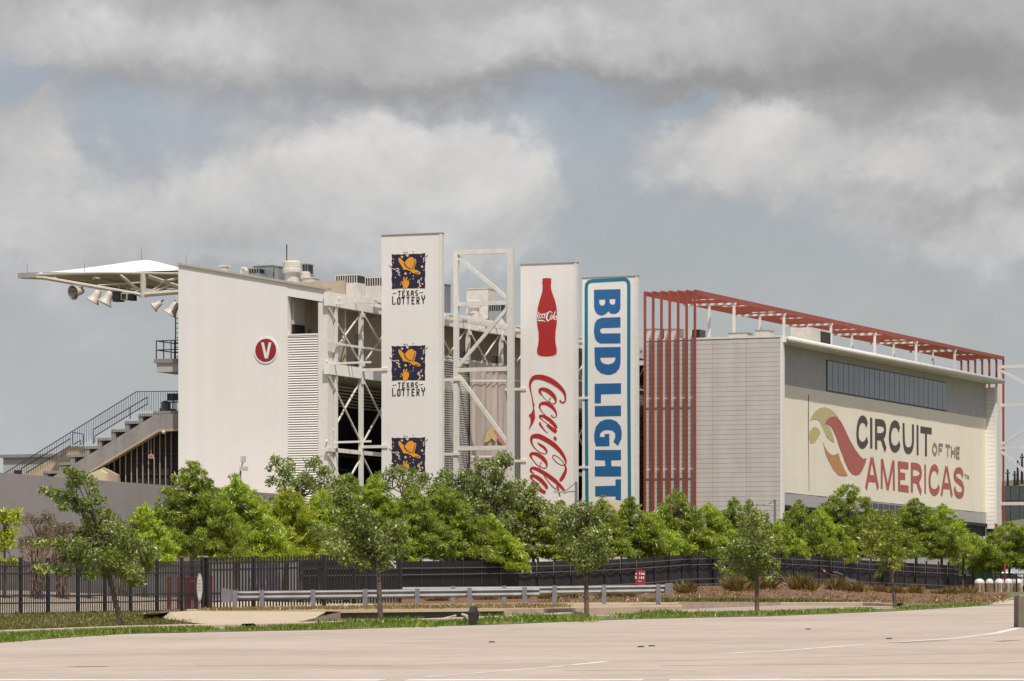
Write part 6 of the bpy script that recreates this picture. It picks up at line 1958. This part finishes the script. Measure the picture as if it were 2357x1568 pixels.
CYP = [
    (333, 1150, 1296, 50, 178, L_cypb, 'small pale green feathery tree at the left end of the clump'),
    (440, 1050, 1284, 76, 182, L_cyp, 'tall feathery tree before the end wall, topmost tip under the wall edge'),
    (545, 1084, 1284, 72, 186, L_cypb, 'bright feathery tree below the V sign'),
    (655, 1112, 1284, 74, 190, L_cypy, 'yellow green feathery tree below the louvre panel'),
    (735, 1118, 1284, 66, 194, L_cypb, 'feathery tree low below the corner column'),
    (795, 1078, 1284, 56, 226, L_cyp, 'feathery tree below the first braced bay'),
    (862, 1082, 1284, 60, 224, L_cypb, 'feathery tree at the left foot of the lottery tower'),
    (950, 1112, 1284, 62, 220, L_cyp, 'feathery tree under the lowest lottery emblem'),
    (1030, 1108, 1284, 74, 217, L_cyp, 'dense feathery tree with dark hollows below the truss tower'),
    (1130, 1176, 1304, 52, 229.5, L_cypb, 'low light green feathery tree below the truss tower, hanging over the fence'),
    (1225, 1140, 1284, 62, 222, L_cypy, 'olive green feathery tree at the cola tower foot'),
    (1384, 1138, 1277, 42, 246, L_cyp, 'feathery tree at the left foot of the blue lettered tower'),
    (1448, 1136, 1277, 46, 248, L_cyp, 'feathery tree at the right foot of the blue lettered tower'),
    (1500, 1168, 1277, 46, 244, L_cypb, 'low bright feathery tree below the leftmost red posts'),
    (1557, 1118, 1277, 52, 252, L_cyp, 'pointed feathery tree before the red posts'),
    (1625, 1150, 1277, 50, 254, L_cypb, 'feathery tree right of the red posts'),
    (1686, 1138, 1277, 42, 262, L_cyp, 'feathery tree before the middle of the grey panels'),
    (1733, 1165, 1277, 42, 263, L_cyp, 'feathery tree behind the fourth street tree'),
    (1790, 1192, 1277, 40, 264, L_cypb, 'low bright feathery tree beside the slim lamp pole'),
    (1836, 1146, 1277, 46, 272, L_cyp, 'feathery tree at the near corner of the banner block'),
    (1884, 1160, 1277, 44, 275, L_cypb, 'feathery tree under the emblem of the banner'),
    (1957, 1104, 1277, 62, 282, L_cyp, 'tallest dark feathery tree, before the banner'),
    (2040, 1182, 1277, 46, 284, L_cyp, 'feathery tree behind the yellow green street tree'),
    (2111, 1140, 1277, 60, 290, L_cyp, 'feathery tree below the red banner words'),
    (2165, 1152, 1277, 50, 294, L_cypb, 'feathery tree below the end of the red banner words'),
    (2215, 1218, 1277, 42, 300, L_cyp, 'low feathery tree at the screened fence end'),
    (2322, 1194, 1310, 74, 298, L_cyp, 'wide feathery tree at the right edge, above the bins'),
]
for i, c0 in enumerate(CYP):
    feathery(*c0, seed=100 + i)


def sparse(px, top, bot, hw, D, label, seed):
    rs_ = random.Random(seed); cl = []
    Hh = bot - top
    for i in range(105):
        v = rs_.random() ** .8; half = hw * math.sqrt(max(.05, 1 - (2 * min(v, .8) - .8) ** 2))
        cl.append((px + rs_.uniform(-1, 1) * half, top + 8 + v * (Hh - 40), rs_.uniform(10, 21)))
    base = PD(px, bot, D)
    return tree('leafy_tree', label, 'tree', D, ((px, bot), (px, top + Hh * .25)), cl, L_spar, .17, .10, 12, 'open leafy trees behind the feathery trees', hw * D / F * .7,
                squash=.85, trunk_r=.09, hollow=.1, branch_n=30, base_z=T(base.x, base.y))


sparse(690, 1040, 1300, 82, 197, 'open leafy tree before the louvre panel and corner column', 1)
sparse(930, 1066, 1300, 80, 234, 'open leafy tree across the foot of the lottery tower', 2)
sparse(1060, 1075, 1300, 62, 236, 'open leafy tree before the foot of the truss tower', 3)
sparse(1135, 1040, 1300, 45, 233, 'slender dark leafy tree before the right truss post', 4)
sparse(1190, 1100, 1300, 50, 238, 'open leafy tree between truss tower and cola tower', 5)


def shrub(px, top, bot, hw, D, label, lm, seed, bare=False, dens=2.2):
    rs_ = random.Random(seed); cl = []
    for i in range(26):
        v = rs_.random(); half = hw * math.sqrt(max(.1, 1 - (1.5 * v - .75) ** 2))
        cl.append((px + rs_.uniform(-1, 1) * half, top + 10 + v * (bot - top - 14), rs_.uniform(13, 20)))
    base = PD(px, bot, D)
    t = tree('shrub', label, 'shrub', D, ((px, bot), (px, top + (bot - top) * .4)), cl, lm, .12 if bare else .16, .04 if bare else .07, dens * 4, None, hw * D / F * .7, trunk_r=.05, hollow=.1, branch_n=26, base_z=T(base.x, base.y))
    if bare:
        b = MB()
        for k in range(60):
            p = PD(px + rs_.uniform(-.35, .35) * hw, bot, D + rs_.uniform(-1, 1)); p.z = T(p.x, p.y)
            q = PD(px + rs_.uniform(-1, 1) * hw, rs_.uniform(top, top + (bot - top) * .5), D + rs_.uniform(-1.2, 1.2))
            m = p.lerp(q, .55) + RT * rs_.uniform(-.2, .2)
            b.tube([p, m, q], [.02, .013, .006], 4, cap=False)
        b.build('twigs', twig, t, kind='stuff')
    return t


shrub(10, 1165, 1300, 34, 166, 'olive green shrub at the left edge behind the fence', L_cypy, 11, dens=3)
shrub(85, 1175, 1300, 42, 168, 'bare brown twiggy shrub at left behind the fence', L_shrub, 12, True, 1.0)
shrub(145, 1190, 1300, 40, 170, 'second brown twiggy shrub behind the leaning street tree', L_shrub, 13, True, 1.0)
shrub(205, 1205, 1300, 36, 171, 'dull green shrub behind the leaning street tree', L_shrub, 14, False, 1.6)
shrub(285, 1180, 1300, 30, 178, 'thin brown shrub beside the small pale feathery tree', L_shrub, 15, True, .8)


def blades(name, pts, n_each, h, spread, lm, parent=None, kind=None, wd=.012, lean=.5):
    pts = np.array([tuple(p) for p in pts]); n = len(pts) * n_each
    base_ = np.repeat(pts, n_each, 0)
    off = RNG.normal(size=(n, 2)) * spread
    base_[:, :2] += off
    hh = h * (.5 + .8 * RNG.random((n, 1)))
    dirv = RNG.normal(size=(n, 3)) * lean; dirv[:, 2] = 1
    dirv[:, :2] += off / max(spread, 1e-3) * lean * .5
    dirv /= np.linalg.norm(dirv, axis=1)[:, None]
    tip_ = base_ + dirv * hh
    mid_ = base_ + dirv * hh * .55 + np.array([0, 0, 1]) * hh * .12
    side = np.cross(dirv, rand_dirs(n)); side /= np.linalg.norm(side, axis=1)[:, None] + 1e-6
    side *= wd
    v = np.stack([base_ - side, base_ + side, mid_ + side * .8, tip_, mid_ - side * .8], 1).reshape(-1, 3)
    f = np.arange(5 * n).reshape(-1, 5)
    return np_mesh(name, v, f, lm, parent, kind)


# grass along the strip, taller weeds at the kerb
pts = []
for k in range(4200):
    px = random.uniform(-60, 2270); t_ = random.random() ** 1.2
    if math.sin(px * .021) + math.sin(px * .057 + 1.3) + math.sin(px * .0083) + random.uniform(-.8, .8) < -.9:
        continue
    y = interp(STRIP_TOP, px) * (1 - t_) + (interp(LOT_EDGE, px) - .6) * t_
    pts.append(PG(px, y, .02))
o = blades('grass', pts, 6, .13, .22, L_grass, kind='stuff', wd=.014)
pts = []
for k in range(1500):
    px = random.uniform(-60, 470); t_ = random.random()
    y = interp(LAWN_TOP, px) * (1 - t_) + interp(LAWN_BOT, px) * t_
    pts.append(PG(px, y, .02))
o = blades('lawn_grass', pts, 6, .10, .3, leaf_mat('lawn_blade', [(.07, .085, .02), (.14, .14, .035), (.26, .19, .08)], .3, .03), kind='stuff', wd=.014)
pts = [PG(random.uniform(870, 960), random.uniform(1437, 1444)) for k in range(30)] + [PG(random.gauss(1230, 60), interp(LOT_EDGE, 1230) - random.uniform(2, 8)) for k in range(110)] + \
      [PG(random.gauss(880, 60), interp(LOT_EDGE, 880) - random.uniform(1, 6)) for k in range(80)] + [PG(random.gauss(1525, 25), interp(LOT_EDGE, 1525) - random.uniform(3, 8)) for k in range(40)]
o = blades('weeds', pts, 12, .26, .12, L_grass, kind='stuff', wd=.022, lean=.8)
pts = []
for k in range(900):
    px = random.uniform(470, 1300); y = interp([(470, 1405), (800, 1400), (1300, 1396)], px)
    pts.append(PD(px, y + random.uniform(-2, 3), 156 + random.uniform(-4, 4)))
o = blades('dry_grass', pts, 7, .12, .15, L_tuft, kind='stuff', wd=.014)
pts = []
for k in range(700):
    px = random.uniform(1500, 2270); y = interp([(1500, 1386), (1768, 1386), (2060, 1391), (2270, 1389)], px)
    D_ = interp([(1500, 176), (1768, 194), (2060, 232), (2270, 266)], px)
    pts.append(PD(px, y + random.uniform(-3, 1), D_))
o = blades('verge_grass', pts, 7, .16, .25, leaf_mat('verge_blade', [(.06, .085, .015), (.12, .14, .03), (.24, .19, .07)], .3, .03), kind='stuff', wd=.02)

pts = []
for k in range(520):
    t_ = random.random(); px = random.uniform(1250, 2320)
    y = interp([(1240, 1389), (1768, 1387), (2060, 1392), (2320, 1388)], px) * (1 - t_) + interp([(1240, 1370), (1550, 1356), (1768, 1349), (2060, 1356), (2320, 1370)], px) * t_
    D_ = interp([(1240, 172), (1550, 176), (1768, 194), (2060, 230), (2320, 264)], px) * (1 - t_) + interp([(1240, 225), (1550, 244), (1768, 260), (2060, 284), (2320, 306)], px) * t_
    D_ = min(D_, PG(px, y).dot(FW) * .993)
    pts.append(PD(px, y + 1, D_))
o = blades('dead_grass', pts, 9, .22, .16, L_tuft, kind='stuff', wd=.024, lean=.9)
# ornamental grass clumps in the mulch bed
CL = [(1010, 1384, 192), (1120, 1382, 196), (1180, 1381, 198), (1262, 1378, 196), (1310, 1376, 198), (1395, 1374, 202), (1440, 1373, 204), (1577, 1366, 222), (1690, 1358, 236), (1716, 1357, 240), (1764, 1355, 246), (1838, 1353, 254), (1862, 1356, 254), (1925, 1358, 262), (1970, 1362, 262), (2024, 1363, 268), (2062, 1370, 264), (2103, 1370, 270), (2160, 1374, 276), (2188, 1377, 276), (2226, 1380, 284)]
ordn = ['first', 'second', 'third', 'fourth', 'fifth', 'sixth', 'seventh', 'eighth', 'ninth', 'tenth', 'eleventh', 'twelfth', 'thirteenth', 'fourteenth', 'fifteenth', 'sixteenth', 'seventeenth', 'eighteenth', 'nineteenth', 'twentieth', 'last']
for i, (px, y, D_) in enumerate(CL):
    p = PD(px, y, D_); p.z -= .1
    h = random.uniform(.55, .85) if px > 1500 else random.uniform(.4, .55)
    o = blades('grass_clump', [p], 460, h * random.uniform(.85, 1.2), random.uniform(.1, .2), L_tuft, wd=.022, lean=.55)
    tag(o, 'tan grass clump in the mulch bed, %s from the gate' % ordn[i], 'grass clump', 'tan grass clumps in the mulch bed')
